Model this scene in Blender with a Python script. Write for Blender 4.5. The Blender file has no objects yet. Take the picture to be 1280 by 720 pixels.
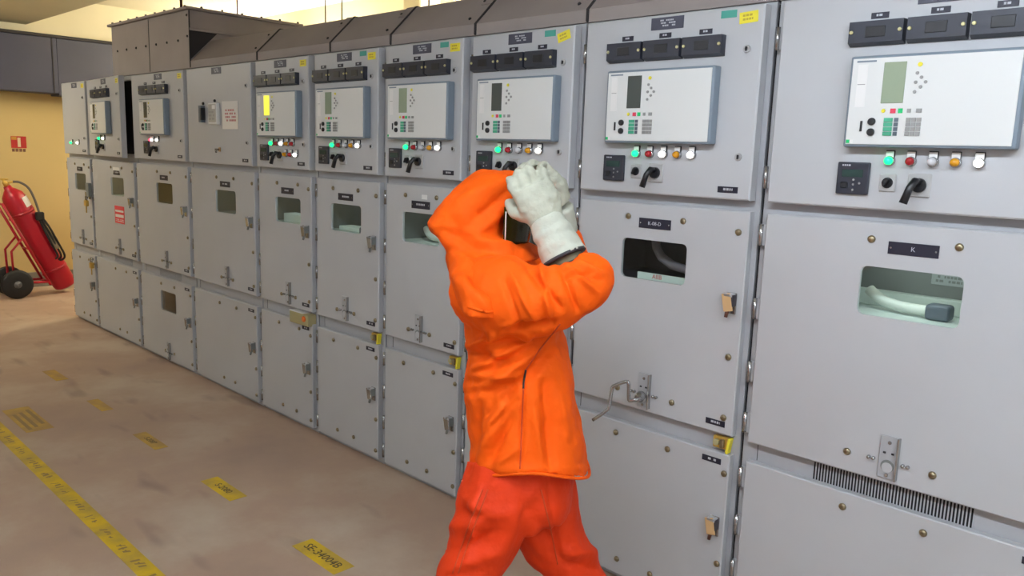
import bpy, bmesh, math, random
from mathutils import Vector, Matrix, noise
from mathutils.geometry import tessellate_polygon
random.seed(7)
sc = bpy.context.scene
col = sc.collection
PI = math.pi

# ------------------------------------------------------------------ camera
CF = 996.04
CC = Vector((8.25287, -2.50017, 1.68295))
FW = Vector((-0.68636783, 0.70849465, -0.16411744))
RT = Vector((0.71385047, 0.69946535, 0.03414297))
UP = Vector((-0.13898458, 0.09372068, 0.98584975))
cam = bpy.data.cameras.new('camera'); co = bpy.data.objects.new('camera', cam); col.objects.link(co)
cam.sensor_width = 36; cam.lens = CF / 1280 * 36; cam.clip_start = .02
m = Matrix((RT, UP, -FW)).transposed().to_4x4(); m.translation = CC; co.matrix_world = m
sc.camera = co
def at(u, v, t): return CC + (FW + RT * (u - 640) / CF - UP * (v - 360) / CF) * t

# ------------------------------------------------------------------ materials
def lin(c):
    return tuple((x / 12.92 if x <= .04045 else ((x + .055) / 1.055) ** 2.4) for x in [k / 255 for k in c]) + (1,)
MATS = {}
def mat(name, rgb, rough=.5, metal=0, noise_amt=.0, nscale=6, bump=0, bscale=60, emit=0, coat=0, spec=.5, rgb2=None, stretch=None):
    m = bpy.data.materials.new(name); m.use_nodes = True
    n = m.node_tree.nodes; l = m.node_tree.links; b = n['Principled BSDF']
    c = lin(rgb)
    b.inputs['Base Color'].default_value = c; b.inputs['Roughness'].default_value = rough
    b.inputs['Metallic'].default_value = metal; b.inputs['Specular IOR Level'].default_value = spec
    b.inputs['Coat Weight'].default_value = coat
    if emit:
        b.inputs['Emission Color'].default_value = c; b.inputs['Emission Strength'].default_value = emit
    if noise_amt or bump:
        tc = n.new('ShaderNodeTexCoord'); mp = n.new('ShaderNodeMapping'); l.new(tc.outputs['Object'], mp.inputs[0])
        if stretch: mp.inputs['Scale'].default_value = stretch
    if noise_amt:
        t = n.new('ShaderNodeTexNoise'); t.inputs['Scale'].default_value = nscale; t.inputs['Detail'].default_value = 4
        l.new(mp.outputs[0], t.inputs[0])
        r = n.new('ShaderNodeValToRGB'); r.color_ramp.elements[0].position = .35; r.color_ramp.elements[1].position = .68
        c2 = lin(rgb2) if rgb2 else tuple(x * (1 - noise_amt) for x in c[:3]) + (1,)
        r.color_ramp.elements[0].color = c2; r.color_ramp.elements[1].color = c
        l.new(t.outputs[0], r.inputs[0]); l.new(r.outputs[0], b.inputs['Base Color'])
    if bump:
        t = n.new('ShaderNodeTexNoise'); t.inputs['Scale'].default_value = bscale; t.inputs['Detail'].default_value = 3
        l.new(mp.outputs[0], t.inputs[0])
        bp = n.new('ShaderNodeBump'); bp.inputs['Strength'].default_value = bump; bp.inputs['Distance'].default_value = .01
        l.new(t.outputs[0], bp.inputs['Height']); l.new(bp.outputs[0], b.inputs['Normal'])
    MATS[name] = m
    return m
PAINT = mat('grey_cabinet_paint', (188, 190, 193), .42, noise_amt=.05, nscale=2.5, bump=.04, bscale=220)
PAINT2 = mat('grey_frame_paint', (172, 174, 178), .45, noise_amt=.05, nscale=3)
DUCT = mat('duct_grey_paint', (158, 148, 144), .6, noise_amt=.12, nscale=3)
SEAL = mat('dark_joint_and_shade', (45, 42, 44), .8)
BLACK = mat('black_plastic', (26, 27, 31), .38, bump=.05)
BLUEBLK = mat('charcoal_plastic', (42, 45, 56), .4, bump=.05)
DARK = mat('void_shade_colour', (18, 17, 20), .9)  # near-black colour that paints the shade of gaps and openings
METAL = mat('bright_metal', (176, 176, 176), .25, .85)
SCREW = mat('nickel_screw', (150, 138, 112), .35, .9)
BRASS = mat('brass', (206, 170, 84), .35, .6)
PLATED = mat('plated_screw', (206, 200, 150), .35, .4)
SATIN = mat('satin_plate', (176, 176, 176), .4)
TAN = mat('tan_tag', (205, 168, 120), .6)
RELAYF = mat('relay_face', (222, 224, 222), .35, noise_amt=.01)
BEZEL = mat('bezel_blue_grey', (122, 135, 147), .4)
LCDL = mat('lcd_grey_green', (150, 164, 140), .2)
LCDD = mat('lcd_dark', (72, 78, 74), .2)
LCDY = mat('lcd_backlit_yellow', (235, 225, 70), .3, emit=1.1)
GREEN = mat('green_keys', (70, 165, 130), .5)
KEYG = mat('grey_keys', (150, 150, 148), .5)
YEL = mat('yellow_mark', (235, 222, 60), .5)
TEAL = mat('teal_sticker', (72, 160, 145), .5)
REDK = mat('red_key', (215, 60, 85), .5)
GRNK = mat('green_key', (20, 190, 110), .5)
WHT = mat('white_plastic', (232, 232, 230), .4)
L_G = mat('lamp_green_lit', (20, 250, 128), .3, emit=2.2)
L_W = mat('lamp_white_lit', (255, 252, 245), .3, emit=2.2)
L_P = mat('lamp_pink_lit', (255, 60, 100), .3, emit=2.0)
L_R = mat('lamp_red_unlit', (165, 30, 38), .25)
L_A = mat('lamp_amber_unlit', (215, 150, 25), .25)
L_C = mat('lamp_clear_unlit', (205, 205, 208), .2)
INK = mat('dark_ink', (92, 82, 55), .7)
INKR = mat('red_ink', (190, 120, 125), .7)
INKW = mat('white_engraving', (190, 192, 198), .6)
NAVY = mat('navy_label', (30, 30, 46), .45)
PAPER = mat('laminated_paper', (244, 243, 240), .12, coat=.6)
REDS = mat('red_notice', (226, 70, 78), .5)
CAVG = mat('cavity_pale', (212, 222, 216), .5)
CAVM = mat('cavity_grey', (120, 124, 122), .6)
CAVD = mat('cavity_dark', (62, 56, 62), .5)
HOSE = mat('pale_conduit', (222, 226, 215), .5)
CONN = mat('grey_connector', (88, 98, 108), .5)
ABBR = mat('red_print', (190, 60, 60), .5)
LOCKB = mat('olive_beige_box', (170, 162, 120), .5)
ORG = mat('orange_dot', (225, 110, 40), .5)
JACK = mat('orange_jacket_cloth', (243, 93, 14), .68, noise_amt=.10, nscale=9, bump=.5, bscale=26, spec=.12)
TROU = mat('red_orange_trouser_cloth', (216, 57, 12), .65, noise_amt=.12, nscale=9, bump=.5, bscale=26, spec=.2)
SEAM = mat('seam_thread', (190, 60, 8), .8)
GLOV = mat('pale_leather', (188, 190, 172), .75, noise_amt=.22, nscale=18, bump=.5, bscale=50)
GLOVC = mat('canvas_cuff', (194, 197, 182), .85, noise_amt=.10, nscale=20, bump=.4, bscale=60)
UNDER = mat('olive_undersleeve', (122, 116, 92), .8, noise_amt=.3, nscale=25)
BAND = mat('dark_band', (52, 52, 54), .7)
SKIN = mat('skin', (150, 102, 78), .55)
HAIR = mat('black_hair', (22, 18, 16), .7)
BOOT = mat('black_boot', (30, 28, 27), .5, bump=.2)
REDP = mat('extinguisher_red', (178, 20, 42), .35, noise_amt=.08, nscale=4)
RUB = mat('black_rubber', (24, 24, 26), .6)
HOSEG = mat('grey_hose', (92, 86, 78), .6)
def visor_mat():
    m = bpy.data.materials.new('tinted_visor'); m.use_nodes = True
    b = m.node_tree.nodes['Principled BSDF']
    b.inputs['Base Color'].default_value = lin((66, 66, 22)); b.inputs['Roughness'].default_value = .12
    b.inputs['Transmission Weight'].default_value = .35; b.inputs['IOR'].default_value = 1.3
    return m
VISOR = visor_mat()
def glass_mat():
    m = bpy.data.materials.new('window_glass'); m.use_nodes = True
    n = m.node_tree.nodes; l = m.node_tree.links; n.clear()
    o = n.new('ShaderNodeOutputMaterial'); mx = n.new('ShaderNodeMixShader'); t = n.new('ShaderNodeBsdfTransparent'); g = n.new('ShaderNodeBsdfGlossy')
    t.inputs[0].default_value = (.95, .985, .97, 1); g.inputs['Roughness'].default_value = .03
    f = n.new('ShaderNodeLayerWeight'); p = n.new('ShaderNodeMath'); p.operation = 'POWER'; p.inputs[1].default_value = 4; a = n.new('ShaderNodeMath'); a.operation = 'MULTIPLY_ADD'; a.inputs[1].default_value = .5; a.inputs[2].default_value = .025
    l.new(f.outputs['Facing'], p.inputs[0]); l.new(p.outputs[0], a.inputs[0]); l.new(a.outputs[0], mx.inputs[0]); l.new(t.outputs[0], mx.inputs[1]); l.new(g.outputs[0], mx.inputs[2]); l.new(mx.outputs[0], o.inputs[0])
    return m
GLASS = glass_mat()
def floor_mat():
    m = bpy.data.materials.new('worn_floor'); m.use_nodes = True
    n = m.node_tree.nodes; l = m.node_tree.links; b = n['Principled BSDF']
    tc = n.new('ShaderNodeTexCoord')
    t = n.new('ShaderNodeTexNoise'); t.inputs['Scale'].default_value = 1.1; t.inputs['Detail'].default_value = 6; t.inputs['Roughness'].default_value = .6
    t2 = n.new('ShaderNodeTexNoise'); t2.inputs['Scale'].default_value = 120; t2.inputs['Detail'].default_value = 3
    r = n.new('ShaderNodeValToRGB'); e = r.color_ramp.elements
    e[0].position = .32; e[0].color = lin((172, 148, 132)); e[1].position = .68; e[1].color = lin((200, 183, 163))
    x = e.new(.5); x.color = lin((184, 158, 138))
    l.new(tc.outputs['Object'], t.inputs[0]); l.new(tc.outputs['Object'], t2.inputs[0]); l.new(t.outputs[0], r.inputs[0])
    # stains that keep a shape of their own
    t3 = n.new('ShaderNodeTexNoise'); t3.inputs['Scale'].default_value = 2.3; t3.inputs['Detail'].default_value = 2
    mp = n.new('ShaderNodeMapping'); mp.inputs['Scale'].default_value = (.7, 2.2, 1); mp.inputs['Location'].default_value = (3.1, .7, 0)
    l.new(tc.outputs['Object'], mp.inputs[0]); l.new(mp.outputs[0], t3.inputs[0])
    r3 = n.new('ShaderNodeValToRGB'); r3.color_ramp.elements[0].position = .60; r3.color_ramp.elements[1].position = .72
    l.new(t3.outputs[0], r3.inputs[0])
    mx = n.new('ShaderNodeMixRGB'); mx.inputs[2].default_value = lin((140, 120, 110)); l.new(r.outputs[0], mx.inputs[1])
    ml = n.new('ShaderNodeMath'); ml.operation = 'MULTIPLY'; ml.inputs[1].default_value = .55
    l.new(r3.outputs[0], ml.inputs[0]); l.new(ml.outputs[0], mx.inputs[0]); l.new(mx.outputs[0], b.inputs['Base Color'])
    bp = n.new('ShaderNodeBump'); bp.inputs['Strength'].default_value = .15; bp.inputs['Distance'].default_value = .004
    l.new(t2.outputs[0], bp.inputs['Height']); l.new(bp.outputs[0], b.inputs['Normal'])
    b.inputs['Roughness'].default_value = .55; b.inputs['Specular IOR Level'].default_value = .3
    return m
FLOOR = floor_mat()
def tape_mat():
    m = bpy.data.materials.new('worn_yellow_tape'); m.use_nodes = True
    n = m.node_tree.nodes; l = m.node_tree.links; b = n['Principled BSDF']
    tc = n.new('ShaderNodeTexCoord'); t = n.new('ShaderNodeTexNoise'); t.inputs['Scale'].default_value = 7; t.inputs['Detail'].default_value = 5
    r = n.new('ShaderNodeValToRGB'); e = r.color_ramp.elements
    e[0].position = .3; e[0].color = lin((176, 146, 70)); e[1].position = .62; e[1].color = lin((222, 186, 30))
    l.new(tc.outputs['Object'], t.inputs[0]); l.new(t.outputs[0], r.inputs[0]); l.new(r.outputs[0], b.inputs['Base Color'])
    b.inputs['Roughness'].default_value = .6
    return m
TAPE = tape_mat()
FADED = mat('faded_yellow_label', (200, 162, 66), .65, noise_amt=.3, nscale=10, rgb2=(172, 140, 84))
WALLY = mat('yellow_wall_paint', (208, 184, 126), .8, noise_amt=.06, nscale=1.5, bump=.05, bscale=40)
CREAM = mat('cream_ceiling_paint', (234, 226, 198), .85, noise_amt=.04, nscale=2)
SOFF = mat('olive_cream_soffit', (196, 190, 160), .85, noise_amt=.04, nscale=2)
COOLW = mat('pale_wall_paint', (214, 216, 218), .85, noise_amt=.03, nscale=2)
SKIRT = mat('grey_skirting', (130, 122, 112), .7)
BULK = mat('slate_bulkhead', (64, 67, 88), .55, noise_amt=.12, nscale=2)
TUBE = mat('fluorescent_tube', (232, 242, 255), .5, emit=85)
TUBEF = mat('aged_tube', (255, 246, 225), .5, emit=85)
TUBEM = mat('added_fill_tube', (240, 244, 250), .5, emit=42)  # dimmer tube of the added floor light
TUBEW = mat('warm_tube', (255, 243, 218), .5, emit=230)
LUMI = mat('luminaire_body', (225, 225, 222), .5)
ROD = mat('brown_steel', (92, 56, 44), .6, .3)

# ------------------------------------------------------------------ mesh builder
class MB:
    def __init__(s): s.v = []; s.f = []; s.m = []; s.mats = []; s.sm = []
    def mi(s, m):
        if m not in s.mats: s.mats.append(m)
        return s.mats.index(m)
    def raw(s, vs, fs, m, smooth=False):
        o = len(s.v); k = s.mi(m); s.v += [Vector(v) for v in vs]
        for f in fs: s.f.append([i + o for i in f]); s.m.append(k); s.sm.append(smooth)
        return s
    def bm(s, b, m, smooth=False):
        b.verts.index_update(); return s.raw([v.co.copy() for v in b.verts], [[v.index for v in f.verts] for f in b.faces], m, smooth)
    def box(s, x0, x1, y0, y1, z0, z1, m, bev=0, seg=1, M=None):
        b = bmesh.new(); bmesh.ops.create_cube(b, size=1)
        for v in b.verts: v.co = Vector(((x0 + x1) / 2 + v.co.x * (x1 - x0), (y0 + y1) / 2 + v.co.y * (y1 - y0), (z0 + z1) / 2 + v.co.z * (z1 - z0)))
        if bev: bmesh.ops.bevel(b, geom=b.edges[:], offset=bev, segments=seg, affect='EDGES', profile=.5)
        if M: bmesh.ops.transform(b, matrix=M, verts=b.verts)
        s.bm(b, m); b.free(); return s
    def tube(s, pts, r, m, n=10, cap=True, smooth=True):
        pts = [Vector(p) for p in pts]; rs = r if isinstance(r, (list, tuple)) else [r] * len(pts)
        vs = []; ref = None
        for i, p in enumerate(pts):
            t = (pts[min(i + 1, len(pts) - 1)] - pts[max(i - 1, 0)]).normalized()
            if ref is None:
                ref = Vector((0, 0, 1)) if abs(t.z) < .9 else Vector((1, 0, 0))
            a = (ref - t * ref.dot(t)).normalized(); ref = a; b = t.cross(a)
            for k in range(n):
                th = 2 * PI * k / n; vs.append(p + (a * math.cos(th) + b * math.sin(th)) * rs[i])
        fs = [[i * n + k, i * n + (k + 1) % n, (i + 1) * n + (k + 1) % n, (i + 1) * n + k] for i in range(len(pts) - 1) for k in range(n)]
        s.raw(vs, fs, m, smooth)
        if cap:
            o = len(s.v) - len(vs); k = s.mi(m)
            s.f.append([o + j for j in range(n)][::-1]); s.m.append(k); s.sm.append(False)
            s.f.append([o + (len(pts) - 1) * n + j for j in range(n)]); s.m.append(k); s.sm.append(False)
        return s
    def lathe(s, c, axis, prof, m, n=20, smooth=True):   # prof: (offset along axis, radius)
        axis = Vector(axis).normalized(); ref = Vector((0, 0, 1)) if abs(axis.z) < .9 else Vector((1, 0, 0))
        a = (ref - axis * ref.dot(axis)).normalized(); b = axis.cross(a); c = Vector(c); vs = []
        for h, r in prof:
            for k in range(n):
                th = 2 * PI * k / n; vs.append(c + axis * h + (a * math.cos(th) + b * math.sin(th)) * max(r, 1e-5))
        fs = [[i * n + k, i * n + (k + 1) % n, (i + 1) * n + (k + 1) % n, (i + 1) * n + k] for i in range(len(prof) - 1) for k in range(n)]
        s.raw(vs, fs, m, smooth)
        o = len(s.v) - len(vs); q = s.mi(m)
        s.f.append([o + j for j in range(n)][::-1]); s.m.append(q); s.sm.append(False)
        s.f.append([o + (len(prof) - 1) * n + j for j in range(n)]); s.m.append(q); s.sm.append(False)
        return s
    def plate(s, x0, x1, z0, z1, yb, yf, m, holes=(), ch=.004):
        """door leaf: front face at y=yf (with rounded holes), chamfered rim, open windows cut right through"""
        O = [(x0, z0), (x1, z0), (x1, z1), (x0, z1)]; I = [(x0 + ch, z0 + ch), (x1 - ch, z0 + ch), (x1 - ch, z1 - ch), (x0 + ch, z1 - ch)]
        H = [rrect(*h) for h in holes]
        loops = [[Vector((x, 0, z)) for x, z in I]] + [[Vector((x, 0, z)) for x, z in h] for h in H]
        flat = [p for lp in loops for p in lp]
        tris = tessellate_polygon([[Vector((p.x, p.z, 0)) for p in lp] for lp in loops])
        for y, fl in ((yf, 1), (yb, -1)):
            vs = [(p.x, y, p.z) for p in flat]; out = []
            for t in tris:
                a, b_, c = [flat[i] for i in t]
                nr = (b_ - a).cross(c - a).y
                out.append(list(t) if nr * fl < 0 else list(t)[::-1])
            s.raw(vs, out, m)
        yc = yf + ch
        vs = [(x, yf, z) for x, z in I] + [(x, yc, z) for x, z in O] + [(x, yb, z) for x, z in O] + [(x, yb, z) for x, z in I]
        fs = []
        for r in range(3):
            for k in range(4): fs.append([r * 4 + k, r * 4 + 4 + k, r * 4 + 4 + (k + 1) % 4, r * 4 + (k + 1) % 4])
        s.raw(vs, fs, m)
        for h in H:
            n = len(h); vs = [(x, yf, z) for x, z in h] + [(x, yb, z) for x, z in h]
            s.raw(vs, [[k, (k + 1) % n, n + (k + 1) % n, n + k] for k in range(n)], m)
        return s
    def strokes(s, x0, x1, z0, z1, y, m, rows, seed=0, fill=.8):
        r = random.Random(seed); h = (z1 - z0) / rows
        for i in range(rows):
            x = x0 + r.random() * .1 * (x1 - x0); zt = z1 - i * h
            while x < x1:
                w = h * (.35 + r.random() * .5)
                if r.random() < fill: s.box(x, min(x + w, x1), y - .0006, y, zt - h * .72, zt - h * .15, m)
                x += w + h * .22
        return s
    def build(s, name, parent=None, org=None, porg=None):
        """org: where the object's origin sits in the frame the verts are written in"""
        me = bpy.data.meshes.new(name); org = Vector(org or (0, 0, 0))
        me.from_pydata([v - org for v in s.v], [], s.f); me.update()
        for m in s.mats: me.materials.append(m)
        me.polygons.foreach_set('material_index', s.m); me.polygons.foreach_set('use_smooth', s.sm)
        b = bmesh.new(); b.from_mesh(me); bmesh.ops.recalc_face_normals(b, faces=b.faces); b.to_mesh(me); b.free()
        o = bpy.data.objects.new(name, me); col.objects.link(o)
        o.location = org - Vector(porg or (0, 0, 0)); o.parent = parent
        return o
def rrect(x0, x1, z0, z1, r=.02, n=5):
    P = []
    for cx, cz, a0 in ((x1 - r, z0 + r, -PI / 2), (x1 - r, z1 - r, 0), (x0 + r, z1 - r, PI / 2), (x0 + r, z0 + r, PI)):
        for k in range(n + 1):
            a = a0 + PI / 2 * k / n; P.append((cx + r * math.cos(a), cz + r * math.sin(a)))
    return P
_tx = {}
def text_geo(body, size):
    k = (body, size)
    if k not in _tx:
        cu = bpy.data.curves.new('t', 'FONT'); cu.body = body; cu.size = size; cu.align_x = 'CENTER'; cu.align_y = 'CENTER'; cu.extrude = .0004; cu.resolution_u = 2
        o = bpy.data.objects.new('t', cu); col.objects.link(o); dg = bpy.context.evaluated_depsgraph_get()
        me = bpy.data.meshes.new_from_object(o.evaluated_get(dg)); bpy.data.objects.remove(o)
        _tx[k] = ([v.co.copy() for v in me.vertices], [list(p.vertices) for p in me.polygons])
    return _tx[k]
def add_text(mb, body, size, M, m):
    v, f = text_geo(body, size); mb.raw([M @ p for p in v], f, m)
FRONT = Matrix.Rotation(PI / 2, 4, 'X')      # text standing up, facing -Y
def tag(o, label=None, cat=None, group=None, kind=None):
    if label: o['label'] = label
    if cat: o['category'] = cat
    if group: o['group'] = group
    if kind: o['kind'] = kind
    return o
def empty(name, loc, label, cat, group=None):
    o = bpy.data.objects.new(name, None); o.empty_display_size = .1; col.objects.link(o); o.location = loc
    return tag(o, label, cat, group)
def inst(me, name, parent, p, rot=(0, 0, 0)):
    o = bpy.data.objects.new(name, me); col.objects.link(o); o.parent = parent; o.location = p; o.rotation_euler = rot
    return o
def mesh_only(mb, name):
    o = mb.build(name); me = o.data; bpy.data.objects.remove(o); return me

# ------------------------------------------------------------------ the room
XW, XE, YN, YB, ZC, ZS = -2.0, 11.0, -4.6, 2.6, 3.25, 2.92
def struct(name, mb): return tag(mb.build(name), kind='structure')
struct('floor', MB().box(XW - .2, XE + .2, YN - .2, YB + .2, -.12, 0, FLOOR))
struct('wall_left', MB().box(XW - .2, XW, YN, YB, 0, ZC + .1, WALLY))
struct('wall_back', MB().box(XW - .2, XE + .2, YB, YB + .2, 0, ZC + .1, CREAM))
struct('wall_right', MB().box(XE, XE + .2, YN, YB, 0, ZC + .1, COOLW))
struct('wall_front', MB().box(XW - .2, XE + .2, YN - .2, YN, 0, ZC + .1, COOLW))
struct('trim_3', MB().box(XW, XW + .012, YN, YB, 2.812, ZC, CREAM))
c = MB().box(XW, XE, .243, YB, ZC, ZC + .12, CREAM)
c.box(XW, XE, YN, .243, ZS, ZC + .12, SOFF)
struct('ceiling', c)
struct('baseboard_left', MB().box(XW, XW + .02, YN, YB, 0, .17, SKIRT, .004))
struct('trim_1', MB().box(2.0, 2.25, YB - .25, YB, 0, ZC, CREAM, .01))     # pilaster on the back wall
# bulkhead on the end wall
b = MB().box(XW, -1.7, YN, .45, 2.185, 2.78, BULK, .006).box(XW, -1.68, YN, YB, 2.78, 2.812, SEAL, .003)
b.box(XW, -1.7, .45, YB, 2.165, 2.78, BULK, .006)
b.box(-1.7, -1.694, .40, .41, 2.19, 2.78, SEAL)
struct('trim_2', b)

# ------------------------------------------------------------------ device meshes (shared)
def make_relay(screen, gold=False):
    b = MB().box(-.225, .225, -.042, 0, -.13, .13, BEZEL, .006, 2)
    f = MB().box(-.217, .215, -.0445, -.0415, -.122, .122, RELAYF, .001)
    f.box(-.200, -.172, -.0452, -.0445, -.015, .105, WHT).box(-.198, -.176, -.0456, -.0445, .048, .05, KEYG)
    f.box(-.205, -.150, -.0452, -.0445, .111, .116, BEZEL)
    f.box(-.215, -.205, -.0455, -.0445, -.119, -.109, GRNK).box(-.203, -.195, -.0455, -.0445, -.119, -.109, WHT)
    d = MB().box(-.127, -.066, -.0465, -.044, -.006, .108, screen, .001)
    k = MB(); kn = MB()
    for x, z in ((-.036, .075), (-.024, .063), (-.038, .05), (-.012, .05), (-.024, .037), (-.038, .024)):
        kn.lathe((x, -.0445, z), (0, -1, 0), [(0, .005), (.003, .0045)], KEYG, 8)
    kn.lathe((-.031, -.0445, .098), (0, -1, 0), [(0, .0065), (.003, .006)], YEL, 10)
    k.lathe((-.117, -.0445, -.027), (0, -1, 0), [(0, .006), (.003, .005)], YEL, 10)
    k.box(-.097, -.083, -.047, -.0445, -.034, -.021, REDK).box(-.076, -.064, -.047, -.0445, -.034, -.021, GRNK)
    k.box(-.052, -.042, -.047, -.0445, -.033, -.022, KEYG).box(-.028, -.014, -.047, -.0445, -.033, -.022, KEYG)
    for i in range(4):
        k.box(-.112, -.088, -.047, -.0445, -.058 - i * .013, -.047 - i * .013, GREEN)
        k.box(-.084, -.073, -.047, -.0445, -.058 - i * .013, -.047 - i * .013, CONN)
        for j in range(3): k.box(-.052 + j * .014, -.040 + j * .014, -.047, -.0445, -.058 - i * .013, -.047 - i * .013, KEYG)
    p = MB()
    for z in (-.057, -.087): p.lathe((-.146, -.0445, z), (0, -1, 0), [(0, .011), (.006, .0105), (.008, .008)], BLACK, 14)
    p.box(-.178, -.172, -.0475, -.0445, -.085, -.055, BLACK)
    return [(n, mesh_only(x, n)) for n, x in (('relay_body', b), ('faceplate', f), ('display', d), ('function_keys', k), ('arrow_keys', kn), ('port_plugs', p))]
RELAYS = {k: make_relay(k) for k in (LCDL, LCDD, LCDY)}
def test_block():
    b = MB()
    # trapezoid cover wider at its foot
    v = [(-.078, 0, -.034), (.078, 0, -.034), (.078, 0, .034), (-.078, 0, .034), (-.076, -.026, -.026), (.076, -.026, -.026), (.076, -.026, .034), (-.076, -.026, .034)]
    b.raw(v, [[0, 1, 2, 3], [4, 5, 6, 7], [0, 1, 5, 4], [1, 2, 6, 5], [2, 3, 7, 6], [3, 0, 4, 7]], BLUEBLK)
    b.box(-.028, .028, -.028, -.025, -.012, .018, BLACK, .001)
    s = MB()
    for x in (-.068, .068): s.lathe((x, -.025, .004), (0, -1, 0), [(0, .0055), (.004, .0055), (.006, .004)], PLATED, 10)
    return mesh_only(b, 'test_block'), mesh_only(s, 'cover_screws')
TB, TBS = test_block()
def lamp(lens):
    b = MB().box(-.012, .012, -.008, 0, .004, .030, BLACK, .001).box(-.011, .011, -.0095, -.008, .010, .027, WHT)
    b.lathe((0, 0, 0), (0, -1, 0), [(0, .015), (.008, .015), (.012, .0125)], METAL, 16)
    l = MB().lathe((0, -.01, 0), (0, -1, 0), [(0, .0118), (.010, .0116), (.016, .009), (.019, .0045), (.0195, 0)], lens, 16)
    return mesh_only(b, 'indicator_lamp'), mesh_only(l, 'lens')
LAMP = {m: lamp(m) for m in (L_G, L_W, L_P, L_R, L_A, L_C)}
b = MB().box(-.048, .048, -.012, 0, -.048, .048, BLUEBLK, .004, 2)
b.box(-.034, -.012, -.0135, -.012, -.030, -.012, BLACK, .003)
b.strokes(-.034, .0, .034, .042, -.0122, INKW, 1, 3)
for x, z in ((.004, -.018), (.022, -.014), (.004, -.034), (.004, -.004)): b.lathe((x, -.012, z), (0, -1, 0), [(0, .0035), (.002, .003)], KEYG, 8)
METER = mesh_only(b, 'power_meter'); METERD = mesh_only(MB().box(-.032, .030, -.0132, -.0118, .004, .026, mat('meter_lcd', (38, 62, 58), .2)), 'meter_display')
b = MB().box(-.024, .024, -.006, 0, -.026, .026, SATIN, .003).lathe((0, -.006, 0), (0, -1, 0), [(0, .016), (.004, .015)], BLACK, 16)
SW1 = mesh_only(b, 'key_switch')
SW1H = mesh_only(MB().box(-.004, .004, -.026, -.008, -.012, .014, BLACK, .002, M=Matrix.Rotation(.5, 4, 'Y')), 'switch_knob')
b = MB().box(-.032, .032, -.006, 0, -.034, .034, SATIN, .003).lathe((0, -.006, 0), (0, -1, 0), [(0, .021), (.012, .019)], BLACK, 18)
SW2 = mesh_only(b, 'selector_switch')
# pistol grip
b = MB().tube([(0, -.012, .010), (-.002, -.034, .012), (-.010, -.046, -.006), (-.022, -.052, -.052)], [.010, .011, .010, .0115], BLACK, 10)
SW2H = mesh_only(b, 'pistol_handle')
SCREWM = mesh_only(MB().lathe((0, 0, 0), (0, -1, 0), [(0, .0115), (.004, .0115), (.008, .008), (.0085, .002)], SCREW, 12), 'captive_screw')
b = MB().lathe((0, 0, 0), (0, -1, 0), [(0, .013), (.006, .012), (.0065, .007), (.003, .006)], SATIN, 16).box(-.002, .002, -.010, -.003, -.007, .007, BLACK)
LOCKM = mesh_only(b, 'door_lock')
b = MB().box(-.010, .012, -.018, 0, -.036, .036, PAINT2, .002).tube([(-.006, -.018, -.036), (-.006, -.018, .036)], .008, METAL, 8)
HINGE = mesh_only(b, 'hinge')
def latch(face):
    b = MB().box(-.019, .019, -.006, 0, -.04, .034, METAL, .002)
    b.box(-.016, .016, -.034, -.006, .022, .034, PAINT2, .002)
    b.box(-.018, .016, -.034, -.027, -.028, .034, face, .002, M=Matrix.Rotation(-.22, 4, 'Y'))
    b.box(.012, .019, -.032, -.004, -.010, .03, CAVD if face is TAN else CAVM, .001)
    b.tube([(-.002, -.02, -.018), (-.004, -.028, -.05)], [.008, .006], CAVM if face is METAL else ROD, 8)
    return mesh_only(b, 'door_latch')
LATCH = latch(METAL); LATCHT = latch(TAN)
def racking(long=True):
    b = MB().box(-.028, .028, -.007, 0, -.066, .068, PAINT2, .002)
    b.box(.024, .030, -.018, 0, -.066, .068, METAL, .001)
    b.lathe((0, -.007, -.026), (0, -1, 0), [(0, .020), (.002, .0195)], CAVM, 18)
    b.lathe((0, -.0085, -.030), (0, -1, 0), [(0, .016), (.002, .0155)], PAINT, 18)
    b.box(-.016, -.008, -.009, -.006, .012, .018, BLACK).box(.008, .016, -.009, -.006, .012, .018, BLACK)
    for z in (.048, -.055): b.lathe((0, -.007, z), (0, -1, 0), [(0, .006), (.003, .005)], METAL, 8)
    for x in (-.058, -.044, .042, .056): b.lathe((x, 0, -.014), (0, -1, 0), [(0, .006), (.008, .0055), (.011, .003)], METAL, 8)
    return mesh_only(b, 'racking_slot')
RACK = racking()
def interlock():
    b = MB().box(-.042, .018, -.022, 0, -.022, .022, BRASS, .003)
    b.lathe((-.026, -.022, 0), (0, -1, 0), [(0, .012), (.010, .011)], LOCKB, 12)
    b.box(-.010, .006, -.034, -.02, -.016, .016, SCREW, .003)
    return mesh_only(b, 'key_interlock'), mesh_only(MB().box(.016, .026, -.030, -.004, -.030, .028, YEL, .002, M=Matrix.Rotation(.15, 4, 'Y')), 'yellow_tag')
ILK, ILKT = interlock()
b = MB().box(-.07, .07, -.002, 0, -.019, .019, NAVY, .0006)
for x in (-.062, .062): b.lathe((x, -.002, 0), (0, -1, 0), [(0, .003), (.001, .0028)], METAL, 8)
def nameplate(txt=None, seed=1):
    b = MB().box(-.07, .07, -.0025, 0, -.0185, .0185, NAVY, .0006)
    for x in (-.062, .062): b.lathe((x, -.0025, 0), (0, -1, 0), [(0, .003), (.001, .0028)], METAL, 8)
    if txt: add_text(b, txt, .019, Matrix.Translation((0, -.003, 0)) @ FRONT, INKW)
    else: b.strokes(-.034, .034, -.007, .009, -.0025, INKW, 1, seed)
    return b
def small_plate(w, h, seed, rows=1, m=NAVY, ink=INKW):
    return MB().box(-w / 2, w / 2, -.002, 0, -h / 2, h / 2, m, .0005).strokes(-w * .22, w * .25, -h * .3, h * .34, -.002, ink, rows, seed)
PLS = [mesh_only(small_plate(.076, .021, i), 'label_plate') for i in range(4)]
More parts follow.
